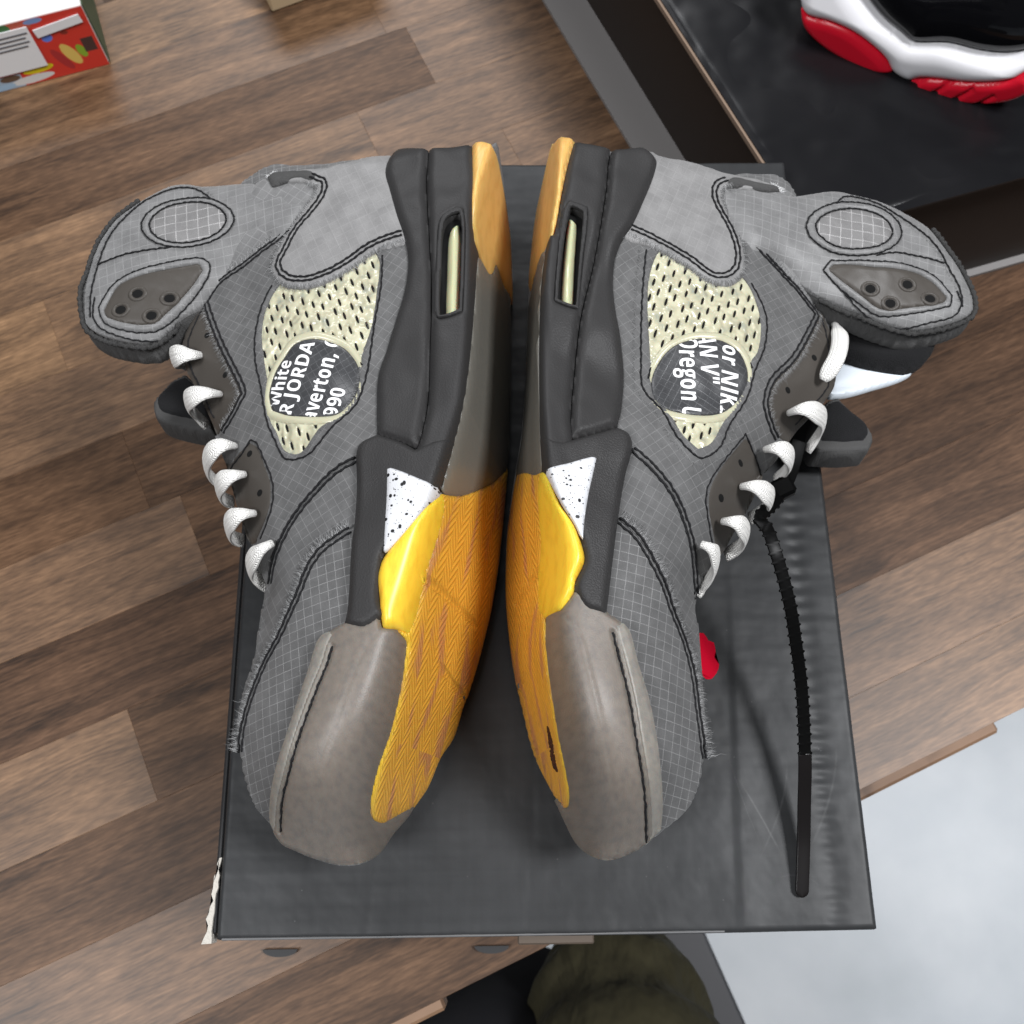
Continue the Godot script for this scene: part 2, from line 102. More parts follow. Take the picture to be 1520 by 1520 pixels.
"seam_lower_lace": [39.5,8.8,35.7,5.2,30.4,-0.8,21,11.1,14.4,20.1,12.6,25.9,13.5,31.2,15.7,38,17.9,42.8],
"seam_window_edge": [-4.3,-71.7,-6.1,-58.7,-8,-39.8,-8.7,-26.4,-8.6,-13.6,-2.2,-4.1,1.9,5.9,8.3,12.6,11.9,13.1,18.3,8.1,23.3,-2,31.5,-14.4,35.2,-24.9,40.6,-36.4,42.6,-47,41.3,-54.1,37.2,-63.4],
"seam_quarter_low": [10.5,56.1,9.1,50.3,5.9,39.5,0.7,28.3,-6.1,19.8,-14.6,11.8],
"seam_toe": [-20.9,38.3,-14.9,43.4,-11.4,48.3,-8.4,53.4,-4.7,60.1,-2.1,66.3,3.4,76.7,6.5,87.5,7.9,101.9,9.6,115],
"seam_counter": [31.3,-109.7,26.7,-106.4,25.6,-99.5,30.2,-88,32.8,-76.7,31.5,-68.8,27.2,-64.6,21.6,-64.2,11.8,-70.3,-1.1,-77.2,-10.2,-80.2],
"seam_lace_left": [69.4,-57.8,70.5,-49.8,70.8,-37.5,69.3,-28.4,64.5,-22.2,53.9,-10.8],
"seam_ring": [-6.6,-18,-4.3,-24.2,1.9,-31.7,11,-36.5,18.1,-37.2,25.1,-37.2,31.2,-33.7,34.4,-25.4],
"seam_bumper_groove": [-25.1,78.4,-23.3,86.9,-20.7,99.1,-18.5,114.1,-16.2,126.2,-14.5,133.9,-12.4,142.7],
"seam_bumper_line": [-40.6,72.9,-35.8,80.4,-33.7,89,-29.9,106.7,-27.1,122.8,-23.7,136.9,-22.7,147.1],
"seam_groove_a": [-47.4,50,-50.5,51.1,-54.3,53.1],
"seam_groove_b": [-53.5,82.1,-55.1,82.3,-56.7,84.1],
"eyelets": [63,-37.5,49.7,-21.3,28,10,19.3,24.2],
"tongue_outline": [58.8,-109.8,68.4,-112.7,80.3,-116,88,-115.6,99.3,-112.9,110.4,-107.9,121,-99.8,127.3,-90,132.1,-80.5,135.4,-70.2,135.2,-63.3,132.7,-58.9,125.8,-55.2,115.9,-52.2,104.7,-51.1,94.2,-53.1,83.3,-57,74.7,-59.7,66.4,-62.5,50.3,-74.2,37.1,-73.4,31,-84.6,27.4,-97.2,27.9,-107.5,39.1,-111.5],
"tongue_side": [35.1,-88.8,73.5,44.7,-85.7,71,45.2,-100.9,69.5,33.5,-98.9,72.5,27,-90.9,75,35.8,-71.4,69.5,52.7,-73.2,63,54.5,-93.1,67,52,-80.9,66.5,66.4,-62.6,61,62.5,-94.4,65,69.8,-88.6,64,81.4,-107.4,60,84.6,-93,62,97.3,-98.2,59,101.1,-87.8,60,115.4,-78.2,55,85,-71.6,61,99,-64.6,57,126.4,-61.1,52,109.9,-54.5,53,92.8,-53.6,55,76.4,-59.7,58,71.5,-71.8,61],
"tongue_window": [71.5,-74.6,74.4,-76.9,88,-75.8,108.4,-75.6,115.9,-72.5,121.1,-66.2,119.6,-63.7,110,-61.5,93.5,-59.3,87.4,-62.2,77,-69.7],
"tongue_window_seam": [69.3,-74.3,72.8,-78.4,88.2,-78.1,108.6,-78,117.7,-74.9,123.4,-66.6,122,-62.1,109.8,-59,92.8,-56.9,85.9,-60,75.1,-67.4,69.3,-74.3],
"tongue_window_seam2": [75.9,-66.6,83.7,-59.5,92.7,-54.5,101.9,-53,113.6,-55.4,123.6,-58.4,127.1,-63.3,125.9,-69.2],
"tongue_line": [91.6,-80.8,101.3,-83.1,114.9,-83,122.9,-81.6],
"tongue_edge": [77,-103.4,82.3,-110,87.8,-111.4,98.7,-107.5,111.7,-97.6,120.1,-88.9,124.2,-79.4,127.5,-70,127.5,-61.9],
"tongue_holes": [88.1,-66.7,104.2,-69.7,96.4,-61.6,113.6,-64.7],
"tongue_oval": [104.6,-92.9,101.5,-87.5,96.1,-83.3,88.9,-80.7,81.3,-80.3,74,-81.7,68.1,-84.5,64.4,-88.3,63.7,-93,66.3,-98.1,71.8,-102.7,79.3,-106.2,87.6,-107.3,95.3,-106.2,101.2,-103.1,104.5,-98.3],
"tongue_oval_in": [100.3,-92.6,98.1,-88.7,93.7,-85.5,88,-83.6,81.8,-83.2,75.9,-84.2,71.2,-86.4,68.3,-89.4,67.7,-93.1,69.8,-96.8,74,-100.1,80,-102.6,86.6,-103.6,92.7,-102.7,97.6,-100.4,100.2,-96.8],
"lace_0": [76.9,46,-58.6,75.4,54,-48.3,70.8,60,-36.2,65.4,57,-27.6],
"lace_1": [49.1,62,-11.7,52.2,68,-10.6,58.4,64,-11,65.3,52,-13.5,67.5,40,-13.5,63.3,34,-7.3],
"lace_2": [38.4,63,3.5,41.8,68,5.1,47.3,62,5.7,51.1,50,4.2,50.2,42,5,48.2,38,6],
"lace_3": [28,64,18.6,31.7,68,20.1,37.7,62,20.9,42.1,50,19.3,40.7,42,20.6,36.5,38,22.5],
"lace_4": [19.5,66,32.7,23.1,70,34.4,28,62,34.9,31.2,50,33.9,29.6,44,35.8,25.3,40,37.8],
"lace_5": [9.8,72,43.1,13.2,72,44.9,16.3,64,46.8,16.4,56,49.1,13.8,50,52.1,11,48,55.1],
"flap": [95.5,-16,94.1,-22.1,87.7,-29.5,82.4,-36.7,76.4,-34,67.8,-15.7,70.3,-10.3,82.4,-9.5,92.6,-10.3],
"scuff": [-46.3,102.3,-45,103,-43.7,107.4,-42.5,113.4,-41.4,118.6,-42.2,119.5,-43.8,116.3,-45.3,109.1],
"tongue_lining": [82.4,-54.3,88,-55.2,95.7,-52.9,106.8,-50.5,116.4,-49.8,115.4,-46.6,109.5,-43.2,97.9,-39.6,86.2,-36.3,78.8,-35.5,75.5,-39.2,77.8,-47.1],
"tongue_under": [79.2,-67.2,94.4,-63.8,110.9,-60.4,124.2,-58.4,120.2,-50.3,115,-45.9,108.6,-43.9,94.8,-45.3,84.6,-48.8,78.4,-53.2],
"text_0": ["or NlKE", [22.6,-33.5,19.7,-5.8], 1.14],
"text_1": ["AN V\"", [13.1,-37.2,13.4,-17.1], 1.3],
"text_2": ["Oregon U", [5.2,-34.9,4.6,-2.5], 1.35],
}
var RED_PRINT := [60.5,62.3,63.4,60.1,67.4,59.6,69.1,62.7,71.3,63.6,71.8,67.2,71.1,69.7,72.8,72.8,71.7,75.9,69.3,78.6,66.8,78.6,65,76.3,61.5,79.6,57.3,76.2,56.8,67.9]
var TIE_LINE := [103.6,40,-9.5,99.9,40,0.8,94.9,42,10.6,89.7,46,18.4,81.8,52,26.7,83.5,55,32.7,85.3,55,40.4,87.8,52,47.8,91.4,46,59.7,94.1,39,71.5,96.8,31,84.8,98.3,24,99,99,17,114.9,98.9,11,128.4,98.5,6,142.5,96.9,1.5,162.4]
var BLACK_SNEAKER := {
"base": [190.4,-15,-239.7], "along": [0.9024,0.4309],
"white": [-65.5,-31.3,-59.3,-24.6,-55.5,-16.5,-50.7,-13.7,-38.4,-15.8,-26.7,-15.5,-15.4,-12.3,-5.7,-7.4,0.2,-1.5,5.8,0.7,11.3,0.5,15.5,-3.4,24.7,-6.8,36,-9.7,48,-14.5,56,-19.7,62.3,-27.8,59.6,-33.3,48.9,-27.4,36.3,-24.8,19.5,-23.5,3.7,-19,-4.2,-21,-16.2,-24.6,-29,-30.8,-35.5,-34.4,-43.3,-40.3],
"heel": [-55.7,-17.3,-52.8,-9.6,-48.1,-4.8,-37.3,-0.2,-21.2,3.1,-9.7,4,-4.7,2.2,1,-1.4,-5.3,-7.6,-15.6,-12.7,-27,-16.3,-38.7,-16.6,-50.9,-14.5],
"front": [10.3,1,14.4,4,19.2,6.7,23.2,4.7,27.2,7.3,33.2,4.9,36.9,5,44.4,1.3,48.2,0,56.3,-4,62.8,-9.2,67.7,-16.9,61.9,-28.5,55.6,-20.5,47.6,-15.3,35.6,-10.5,24.4,-7.6,15.2,-4.2,10.9,-0.3],
"black": [-46.7,-42.2,-35.5,-34.4,-29,-30.8,-16.2,-24.6,-4.2,-21,3.7,-19,19.5,-23.5,36.3,-24.8,48.9,-27.4,59.8,-32.9,68.7,-41.4,64.2,-68.2,53.7,-93.3],
}


var M := {}
var rng := RandomNumberGenerator.new()

func _ready():
	rng.seed = 7
	var cam := Camera3D.new()
	cam.name = "camera"
	cam.transform = Transform3D(Basis(Vector3(0.999876, 0.005766, 0.014687), Vector3(0.012007, 0.325792, -0.945365), Vector3(-0.010236, 0.945424, 0.325682)), Vector3(-0.01562, 1.29807, 0.14943))
	cam.fov = 53.01
	cam.near = 0.02
	cam.far = 20.0
	var ca := CameraAttributesPhysical.new()
	ca.frustum_focal_length = 24.06
	ca.exposure_aperture = 16.0
	ca.frustum_focus_distance = 0.345
	cam.attributes = ca
	add_child(cam)
	cam.current = true
	var we := WorldEnvironment.new()
	we.name = "world_environment"
	var e := Environment.new()
	e.background_mode = Environment.BG_COLOR
	e.background_color = Color(0.62, 0.63, 0.65)
	e.background_energy_multiplier = 0.22
	e.tonemap_mode = Environment.TONE_MAPPER_LINEAR
	e.tonemap_exposure = 1.08
	e.sdfgi_enabled = true
	e.ssao_enabled = true
	e.ssil_enabled = true
	we.environment = e
	add_child(we)
	panel_light("ceiling_light", Vector3(1.35, 3.4, 0.15), Vector2(0.6, 0.6), 8.0, Color(0.985, 0.99, 1.0))
	panel_light("ceiling_light", Vector3(-1.3, 3.4, 0.75), Vector2(1.2, 0.6), 5.5, Color(0.985, 0.99, 1.0))
	panel_light("ceiling_light", Vector3(-0.5, 3.4, -2.9), Vector2(1.8, 0.6), 5.5, Color(0.985, 0.99, 1.0))
	make_materials()
	setting()
	shoe_box()
	sneaker("sneaker", LEFT_SHOE, Vector3(-0.045, LID, 0), "grey high-top sneaker with gum sole whose tongue points left, on the black box")
	sneaker("sneaker", RIGHT_SHOE, Vector3(0.045, LID, 0), "grey high-top sneaker with gum sole whose tongue points right, zip tie at its laces")
	zip_tie()
	other_box()
	black_sneaker()
	comic_box()
	carton()
	person()

func panel_light(called, at, size, energy, color):
	var l := AreaLight3D.new()
	l.name = called
	l.area_size = size
	l.light_energy = energy
	l.light_color = color
	l.shadow_enabled = true
	add_child(l, true)
	l.position = at
	l.look_at(Vector3(0, LID, 0), Vector3(0, 0, 1))

# ---------------------------------------------------------------- materials

func lin(r, g, b) -> Color:
	return Color(r, g, b).linear_to_srgb()

func mat(key, color: Color, rough := 0.8, metal := 0.0) -> StandardMaterial3D:
	var m := StandardMaterial3D.new()
	m.resource_name = key
	m.albedo_color = color
	m.roughness = rough
	m.metallic = metal
	M[key] = m
	if color.get_luminance() < 0.35:
		m.metallic_specular = 0.36
	return m

func noise_tex(size: int, freq: float, kind := FastNoiseLite.TYPE_SIMPLEX_SMOOTH, oct := 4, ramp: Gradient = null, sd := 1) -> NoiseTexture2D:
	var n := FastNoiseLite.new()
	n.noise_type = kind
	n.frequency = freq
	n.fractal_octaves = oct
	n.seed = sd
	if kind == FastNoiseLite.TYPE_CELLULAR:
		n.cellular_return_type = FastNoiseLite.RETURN_DISTANCE2_SUB
		n.fractal_type = FastNoiseLite.FRACTAL_NONE
	var t := NoiseTexture2D.new()
	t.width = size
	t.height = size
	t.seamless = true
	t.noise = n
	if ramp:
		t.color_ramp = ramp
	return t

func ramp(list: Array) -> Gradient:
	var g := Gradient.new()
	var off := PackedFloat32Array()
	var col := PackedColorArray()
	for k in list.size() / 2:
		off.append(list[2 * k])
		col.append(list[2 * k + 1])
	g.offsets = off
	g.colors = col
	return g

func bump(m: StandardMaterial3D, t: Texture2D, depth_mm: float):
	m.heightmap_enabled = true
	m.heightmap_texture = t
	m.heightmap_scale = depth_mm * 0.1

func ripstop(cells: int, size: int, base: float, line: float, sd: int, strong := 1.0) -> Array:
	# woven cloth with a raised grid of thicker, lighter threads; [albedo, height]
	var r := RandomNumberGenerator.new()
	r.seed = sd
	var n := FastNoiseLite.new()
	n.frequency = 0.02
	n.seed = sd
	var a := Image.create(size, size, false, Image.FORMAT_RGB8)
	var hgt := Image.create(size, size, false, Image.FORMAT_RGB8)
	var cell := float(size) / cells
	var tone := PackedFloat32Array()
	for k in cells * cells * 2:
		tone.append(r.randf_range(0.55, 1.0))
	for y in size:
		for x in size:
			var weave := 0.5 + 0.5 * sin(x * TAU / 4.0) * sin(y * TAU / 4.0)
			var wx := x + 1.2 * n.get_noise_2d(x * 3.0, y * 3.0)
			var wy := y + 1.2 * n.get_noise_2d(x * 3.0 + 300.0, y * 3.0)
			var cx := fposmod(wx, cell)
			var cy := fposmod(wy, cell)
			var ix := int(wrapf(wx, 0, size) / cell) % cells
			var iy := int(wrapf(wy, 0, size) / cell) % cells
			var on_x := clampf(1.6 - absf(cx - 2.0), 0.0, 1.0) * (0.6 + 0.4 * float((y / 3) % 2)) * tone[(ix * cells + iy) * 2]
			var on_y := clampf(1.6 - absf(cy - 2.0), 0.0, 1.0) * (0.6 + 0.4 * float((x / 3) % 2)) * tone[(ix * cells + iy) * 2 + 1]
			var on := maxf(on_x, on_y)
			var v := base * (0.82 + 0.26 * weave) + r.randf_range(-0.03, 0.03) + 0.05 * n.get_noise_2d(x * 0.5, y * 0.5)
			v = lerpf(v, line, on * strong)
			a.set_pixel(x, y, Color(v, v * 0.996, v * 0.994))
			var h := 0.35 + 0.12 * weave + 0.45 * on
			hgt.set_pixel(x, y, Color(h, h, h))
	return [ImageTexture.create_from_image(a), ImageTexture.create_from_image(hgt)]

func make_materials():
	var rip := ripstop(8, 256, 0.36, 0.58, 11)
	var m := mat("ripstop", Color(1, 1, 1), 0.78)
	m.albedo_texture = rip[0]
	bump(m, rip[1], 0.22)
	m.rim_enabled = true
	m.rim = 0.25
	var rip2 := ripstop(8, 256, 0.345, 0.49, 23, 0.85)
	m = mat("ripstop_fine", Color(1, 1, 1), 0.72)
	m.albedo_texture = rip2[0]
	bump(m, rip2[1], 0.2)
	m.rim_enabled = true
	m.rim = 0.25
	var rip3 := ripstop(8, 256, 0.455, 0.58, 29, 0.8)
	m = mat("ripstop_soft", Color(1, 1, 1), 0.5)
	m.albedo_texture = rip3[0]
	bump(m, rip2[1], 0.12)
	m.rim_enabled = true
	m.rim = 0.4
	m = mat("ripstop_patch", lin(1.0, 0.985, 0.98), 0.6)
	m.albedo_texture = ripstop(8, 256, 0.47, 0.74, 37)[0]
	bump(m, rip[1], 0.2)
	var grain := noise_tex(512, 0.12, FastNoiseLite.TYPE_SIMPLEX_SMOOTH, 3)
	var grain_tone := noise_tex(512, 0.2, FastNoiseLite.TYPE_SIMPLEX_SMOOTH, 2, ramp([0.0, Color(0.8, 0.8, 0.8), 1.0, Color(1, 1, 1)]), 3)
	m = mat("counter_cloth", lin(0.98, 0.97, 0.965), 0.55)
	m.albedo_texture = ripstop(8, 256, 0.51, 0.57, 43, 0.6)[0]
	bump(m, rip2[1], 0.1)
	m.rim_enabled = true
	m.rim = 0.3
	var pebble := noise_tex(512, 0.06, FastNoiseLite.TYPE_SIMPLEX_SMOOTH, 2, null, 5)
	m = mat("foam", lin(0.034, 0.033, 0.033), 0.48)
	m.metallic_specular = 0.3
	bump(m, pebble, 0.13)
	m = mat("foam_smooth", lin(0.034, 0.033, 0.033), 0.48)
	m.metallic_specular = 0.3
	bump(m, pebble, 0.07)
	mat("window_recess", lin(0.006, 0.006, 0.006), 0.6)
	m = mat("air_bag", lin(0.5, 0.48, 0.3), 0.18)
	m.subsurf_scatter_enabled = true
	m.subsurf_scatter_strength = 0.3
	m = mat("brown_rubber", lin(0.062, 0.055, 0.048), 0.42)
	bump(m, grain, 0.03)
	mat("hole", lin(0.004, 0.004, 0.004), 0.9)
	var net := noise_tex(512, 0.011, FastNoiseLite.TYPE_SIMPLEX_SMOOTH, 2, null, 9)
	m = mat("net", lin(1, 1, 1), 0.2)
	m.albedo_texture = noise_tex(512, 0.007, FastNoiseLite.TYPE_SIMPLEX_SMOOTH, 3, ramp([0.0, lin(0.29, 0.3, 0.25), 0.4, lin(0.45, 0.425, 0.3), 1.0, lin(0.6, 0.57, 0.42)]), 10)
	bump(m, net, 1.1)
	m.subsurf_scatter_enabled = true
	m.subsurf_scatter_strength = 0.1
	m = mat("net_ring", lin(0.48, 0.45, 0.32), 0.25)
	m.subsurf_scatter_enabled = true
	m.subsurf_scatter_strength = 0.1
	m = mat("label_cloth", Color(0.72, 0.73, 0.75), 0.35)
	m.albedo_texture = rip2[0]
	bump(m, rip2[1], 0.15)
	mat("white_print", lin(0.82, 0.82, 0.82), 0.5)
	mat("thread", lin(0.008, 0.008, 0.009), 0.8)
	m = mat("speckled", Color(1, 1, 1), 0.45)
	m.albedo_texture = speckle_texture()
	bump(m, grain, 0.05)
	var gum_tone := noise_tex(512, 0.012, FastNoiseLite.TYPE_SIMPLEX_SMOOTH, 4, ramp([0.0, Color(0.94, 0.91, 0.86), 0.55, Color(1, 1, 1), 1.0, Color(1, 1, 1)]), 12)
	m = mat("heel_gum", lin(0.68, 0.4, 0.12), 0.42)
	m.albedo_texture = gum_tone
	m.subsurf_scatter_enabled = true
	m.subsurf_scatter_strength = 0.25
	m = mat("shank_gum", lin(0.92, 0.57, 0.045), 0.36)
	m.albedo_texture = gum_tone
	m.subsurf_scatter_enabled = true
	m.subsurf_scatter_strength = 0.3
	m = mat("tread_gum", Color(1, 1, 1), 0.33)
	var tread := tread_textures()
	m.albedo_texture = tread[0]
	bump(m, tread[1], 0.22)
	m.subsurf_scatter_enabled = true
	m.subsurf_scatter_strength = 0.1
	m = mat("scuff", lin(0.16, 0.06, 0.02), 0.25)
	m.albedo_texture = noise_tex(256, 0.06, FastNoiseLite.TYPE_SIMPLEX_SMOOTH, 4, ramp([0.0, Color(0.2, 0.15, 0.15), 0.6, Color(0.8, 0.7, 0.7), 1.0, Color(1, 1, 1)]), 50)
	bump(m, noise_tex(256, 0.08, FastNoiseLite.TYPE_SIMPLEX_SMOOTH, 3, null, 51), 0.8)
	m = mat("grey_rubber", lin(0.2, 0.19, 0.165), 0.25)
	m.albedo_texture = grain_tone
	bump(m, grain, 0.06)
	m = mat("toe_rubber", lin(0.18, 0.156, 0.133), 0.46)
	m.albedo_texture = noise_tex(512, 0.03, FastNoiseLite.TYPE_SIMPLEX_SMOOTH, 5, ramp([0.0, Color(0.86, 0.87, 0.89), 0.5, Color(0.95, 0.945, 0.94), 1.0, Color(1, 1, 1)]), 14)
	bump(m, noise_tex(512, 0.2, FastNoiseLite.TYPE_SIMPLEX_SMOOTH, 2, null, 15), 0.05)
	m.subsurf_scatter_enabled = true
	m.subsurf_scatter_strength = 0.15
	M.toe_rubber_thin = m.duplicate()
	M.toe_rubber_thin.albedo_color = lin(0.25, 0.232, 0.205)
	m = mat("lace", lin(0.86, 0.845, 0.81), 0.85)
	bump(m, weave_texture(), 0.5)
	m = mat("fray", Color(1, 1, 1), 0.8)
	m.vertex_color_use_as_albedo = true
	m = mat("black_felt", lin(0.012, 0.012, 0.013), 0.95)
	bump(m, grain, 0.5)
	m.rim_enabled = true
	m.rim = 0.2
	m = mat("dark_edge", lin(0.07, 0.069, 0.068), 0.9)
	bump(m, grain, 0.3)
	m = mat("white_leather", lin(0.72, 0.78, 0.84), 0.5)
	bump(m, grain, 0.05)
	# the place
	m = mat("lid_card", lin(1, 1, 1), 0.42)
	m.metallic_specular = 0.3
	m.albedo_texture = lid_texture()
	bump(m, noise_tex(512, 0.03, FastNoiseLite.TYPE_SIMPLEX_SMOOTH, 4, null, 20), 0.05)
	mat("pale_edge", lin(0.12, 0.12, 0.122), 0.5)
	m = mat("box_side", lin(0.025, 0.025, 0.026), 0.5)
	m = mat("torn_paper", lin(0.5, 0.47, 0.42), 0.9)
	bump(m, grain, 0.6)
	m = mat("tape", lin(0.085, 0.065, 0.05), 0.4)
	bump(m, noise_tex(256, 0.05, FastNoiseLite.TYPE_SIMPLEX_SMOOTH, 4, null, 21), 0.5)
	mat("red_print", lin(0.58, 0.004, 0.025), 0.8)
	M.red_print.metallic_specular = 0.15
	m = mat("tie_plastic", lin(0.002, 0.002, 0.002), 0.35)
	m.metallic_specular = 0.22
	m = mat("tie_tail", lin(0.006, 0.005, 0.005), 0.3)
	var grainy := [wood_texture(61), wood_texture(62)]
	var tones := [lin(0.245, 0.138, 0.07), lin(0.212, 0.118, 0.061), lin(0.165, 0.09, 0.048), lin(0.225, 0.126, 0.066), lin(0.145, 0.078, 0.043), lin(0.28, 0.16, 0.08)]
	for k in 6:
		m = mat("wood_%d" % k, tones[k], 0.45)
		m.albedo_texture = grainy[k % 2]
		bump(m, grainy[k % 2], 0.03)
	var streak := noise_tex(512, 0.05, FastNoiseLite.TYPE_SIMPLEX_SMOOTH, 5, ramp([0.0, Color(0.45, 0.42, 0.4), 0.42, Color(0.88, 0.87, 0.86), 1.0, Color(1, 1, 1)]), 32)
	m = mat("wood_edge", lin(0.27, 0.16, 0.095), 0.6)
	m.albedo_texture = streak
	m = mat("concrete", lin(0.62, 0.65, 0.675), 0.42)
	m.albedo_texture = noise_tex(1024, 0.006, FastNoiseLite.TYPE_SIMPLEX_SMOOTH, 6, ramp([0.0, Color(0.8, 0.82, 0.83), 0.5, Color(0.9, 0.91, 0.92), 1.0, Color(1, 1, 1)]), 40)
	m.uv1_scale = Vector3(3.0, 3.0, 3.0)
	mat("dark_metal", lin(0.05, 0.05, 0.055), 0.45)
	m = mat("olive_cloth", lin(0.032, 0.028, 0.013), 0.85)
	bump(m, noise_tex(256, 0.02, FastNoiseLite.TYPE_SIMPLEX_SMOOTH, 4, null, 41), 6.0)
	mat("black_cloth", lin(0.008, 0.008, 0.01), 0.85)
	m = mat("brown_box", lin(0.022, 0.016, 0.013), 0.55)
	mat("grey_strip", lin(0.2, 0.19, 0.185), 0.5)
	m = mat("black_paper", lin(0.006, 0.006, 0.007), 0.3)
	bump(m, noise_tex(512, 0.006, FastNoiseLite.TYPE_SIMPLEX_SMOOTH, 2, null, 42), 0.6)
	m = mat("raw_card", lin(0.2, 0.14, 0.1), 0.9)
	m = mat("patent", lin(0.004, 0.004, 0.005), 0.06)
	m = mat("white_foam", lin(0.78, 0.77, 0.79), 0.45)
	m = mat("red_rubber", lin(0.62, 0.008, 0.025), 0.3)
	m.subsurf_scatter_enabled = true
	m.subsurf_scatter_strength = 0.1
	m = mat("comic_front", Color(1, 1, 1), 0.4)
	m.albedo_texture = comic_texture()
	mat("white_card", lin(0.85, 0.83, 0.8), 0.5)
	mat("green_card", lin(0.06, 0.09, 0.05), 0.5)
	m = mat("kraft", lin(0.5, 0.37, 0.22), 0.8)
	mat("sticker", lin(0.8, 0.8, 0.8), 0.5)
	mat("ink", lin(0.12, 0.12, 0.13), 0.6)
	mat("cloth_base", lin(0.05, 0.05, 0.05), 0.9)

func wood_texture(sd: int) -> ImageTexture:
	# stained hardwood: long growth streaks, short flecks and a soft figure; grain runs along x (0.8 m by 0.2 m)
	var w := 1024
	var h := 512
	var n := FastNoiseLite.new()
	n.seed = sd
	n.frequency = 0.01
	n.fractal_octaves = 4
	var q := FastNoiseLite.new()
	q.seed = sd + 9
	q.frequency = 0.045
	q.fractal_octaves = 4
	var im := Image.create(w, h, false, Image.FORMAT_RGB8)
	for y in h:
		for x in w:
			# fold the noise so that the ends of the tile meet
			var fx := absf(x - w / 2.0)
			var fy := absf(y - h / 2.0)
			var bend := n.get_noise_2d(fx * 0.25, fy * 0.6) * 26.0
			var streak := n.get_noise_2d(fx * 0.07 + 400.0, (fy + bend) * 2.6)
			var fine := q.get_noise_2d(fx * 0.35, (fy + bend) * 3.2)
			var fleck := q.get_noise_2d(fx * 1.1 + 700.0, fy * 3.0)
			var figure := n.get_noise_2d(fx * 0.7 + 90.0, fy * 0.9 + 300.0)
			var v := 0.77 + 0.17 * streak + 0.15 * fine + 0.14 * fleck + 0.15 * figure
			v -= 0.16 * smoothstep(0.32, 0.5, n.get_noise_2d(fx * 0.3 + 800.0, (fy + bend) * 1.3))
			v = clampf(v, 0.2, 1.0)
			im.set_pixel(x, y, Color(v, v * (0.91 + 0.09 * v), v * (0.82 + 0.18 * v)))
	return ImageTexture.create_from_image(im)

func speckle_texture() -> ImageTexture:
	var r := RandomNumberGenerator.new()
	r.seed = 31
	var im := Image.create(512, 512, false, Image.FORMAT_RGB8)
	im.fill(lin(0.6, 0.61, 0.63))
	for k in 620:
		var big := pow(r.randf(), 5.0) * 6.5 + 1.2
		var cx := r.randi_range(0, 511)
		var cy := r.randi_range(0, 511)
		var el := r.randf_range(0.7, 1.4)
		for y in range(-14, 15):
			for x in range(-14, 15):
				var d := sqrt(x * x * el + y * y / el)
				if d < big:
					im.set_pixel(posmod(cx + x, 512), posmod(cy + y, 512), lin(0.014, 0.014, 0.015))
	return ImageTexture.create_from_image(im)

func tread_textures() -> Array:
	# herringbone moulded in gum rubber: 0.25 mm fine ridges, columns 11 mm wide
	var size := 512
	var n := FastNoiseLite.new()
	n.frequency = 0.008
	n.seed = 77
	var a := Image.create(size, size, false, Image.FORMAT_RGB8)
	var h := Image.create(size, size, false, Image.FORMAT_RGB8)
	for y in size:
		for x in size:
			var col := x / 32
			var u := (x % 32) / 32.0
			var up := u if col % 2 == 0 else 1.0 - u
			var ph := fposmod(y / 16.0 - up * 2.0, 1.0)
			var ridge := smoothstep(0.0, 0.12, ph) * (1.0 - smoothstep(0.5, 0.62, ph))
			var seam := smoothstep(0.0, 0.05, minf(u, 1.0 - u))
			ridge *= seam
			var w := n.get_noise_2d(x, y)
			var stain := smoothstep(0.12, 0.4, n.get_noise_2d(x * 1.4 + 900.0, y * 0.55))
			var c := Color(0.8, 0.41, 0.05) * (0.94 + 0.1 * w) * (0.86 + 0.14 * ridge)
			c = c.lerp(Color(0.9, 0.56, 0.05), 0.75 * (1.0 - smoothstep(6.0, 60.0, x if x < 480 else 0.0)))
			c = c.lerp(Color(0.42, 0.17, 0.1), stain * 0.65)
			c.a = 1.0
			a.set_pixel(x, y, c.linear_to_srgb())
			h.set_pixel(x, y, Color(ridge, ridge, ridge))
	return [ImageTexture.create_from_image(a), ImageTexture.create_from_image(h)]

func weave_texture() -> ImageTexture:
	var im := Image.create(128, 128, false, Image.FORMAT_RGB8)
	for y in 128:
		for x in 128:
			var side := 1.0 if (x / 16) % 2 == 0 else -1.0
			var ph := fposmod((y + side * (x % 16) * 0.8) / 16.0, 1.0)
			var v := sin(ph * PI) * (0.4 + 0.6 * sin(PI * (x % 16) / 16.0))
			im.set_pixel(x, y, Color(v, v, v))
	return ImageTexture.create_from_image(im)

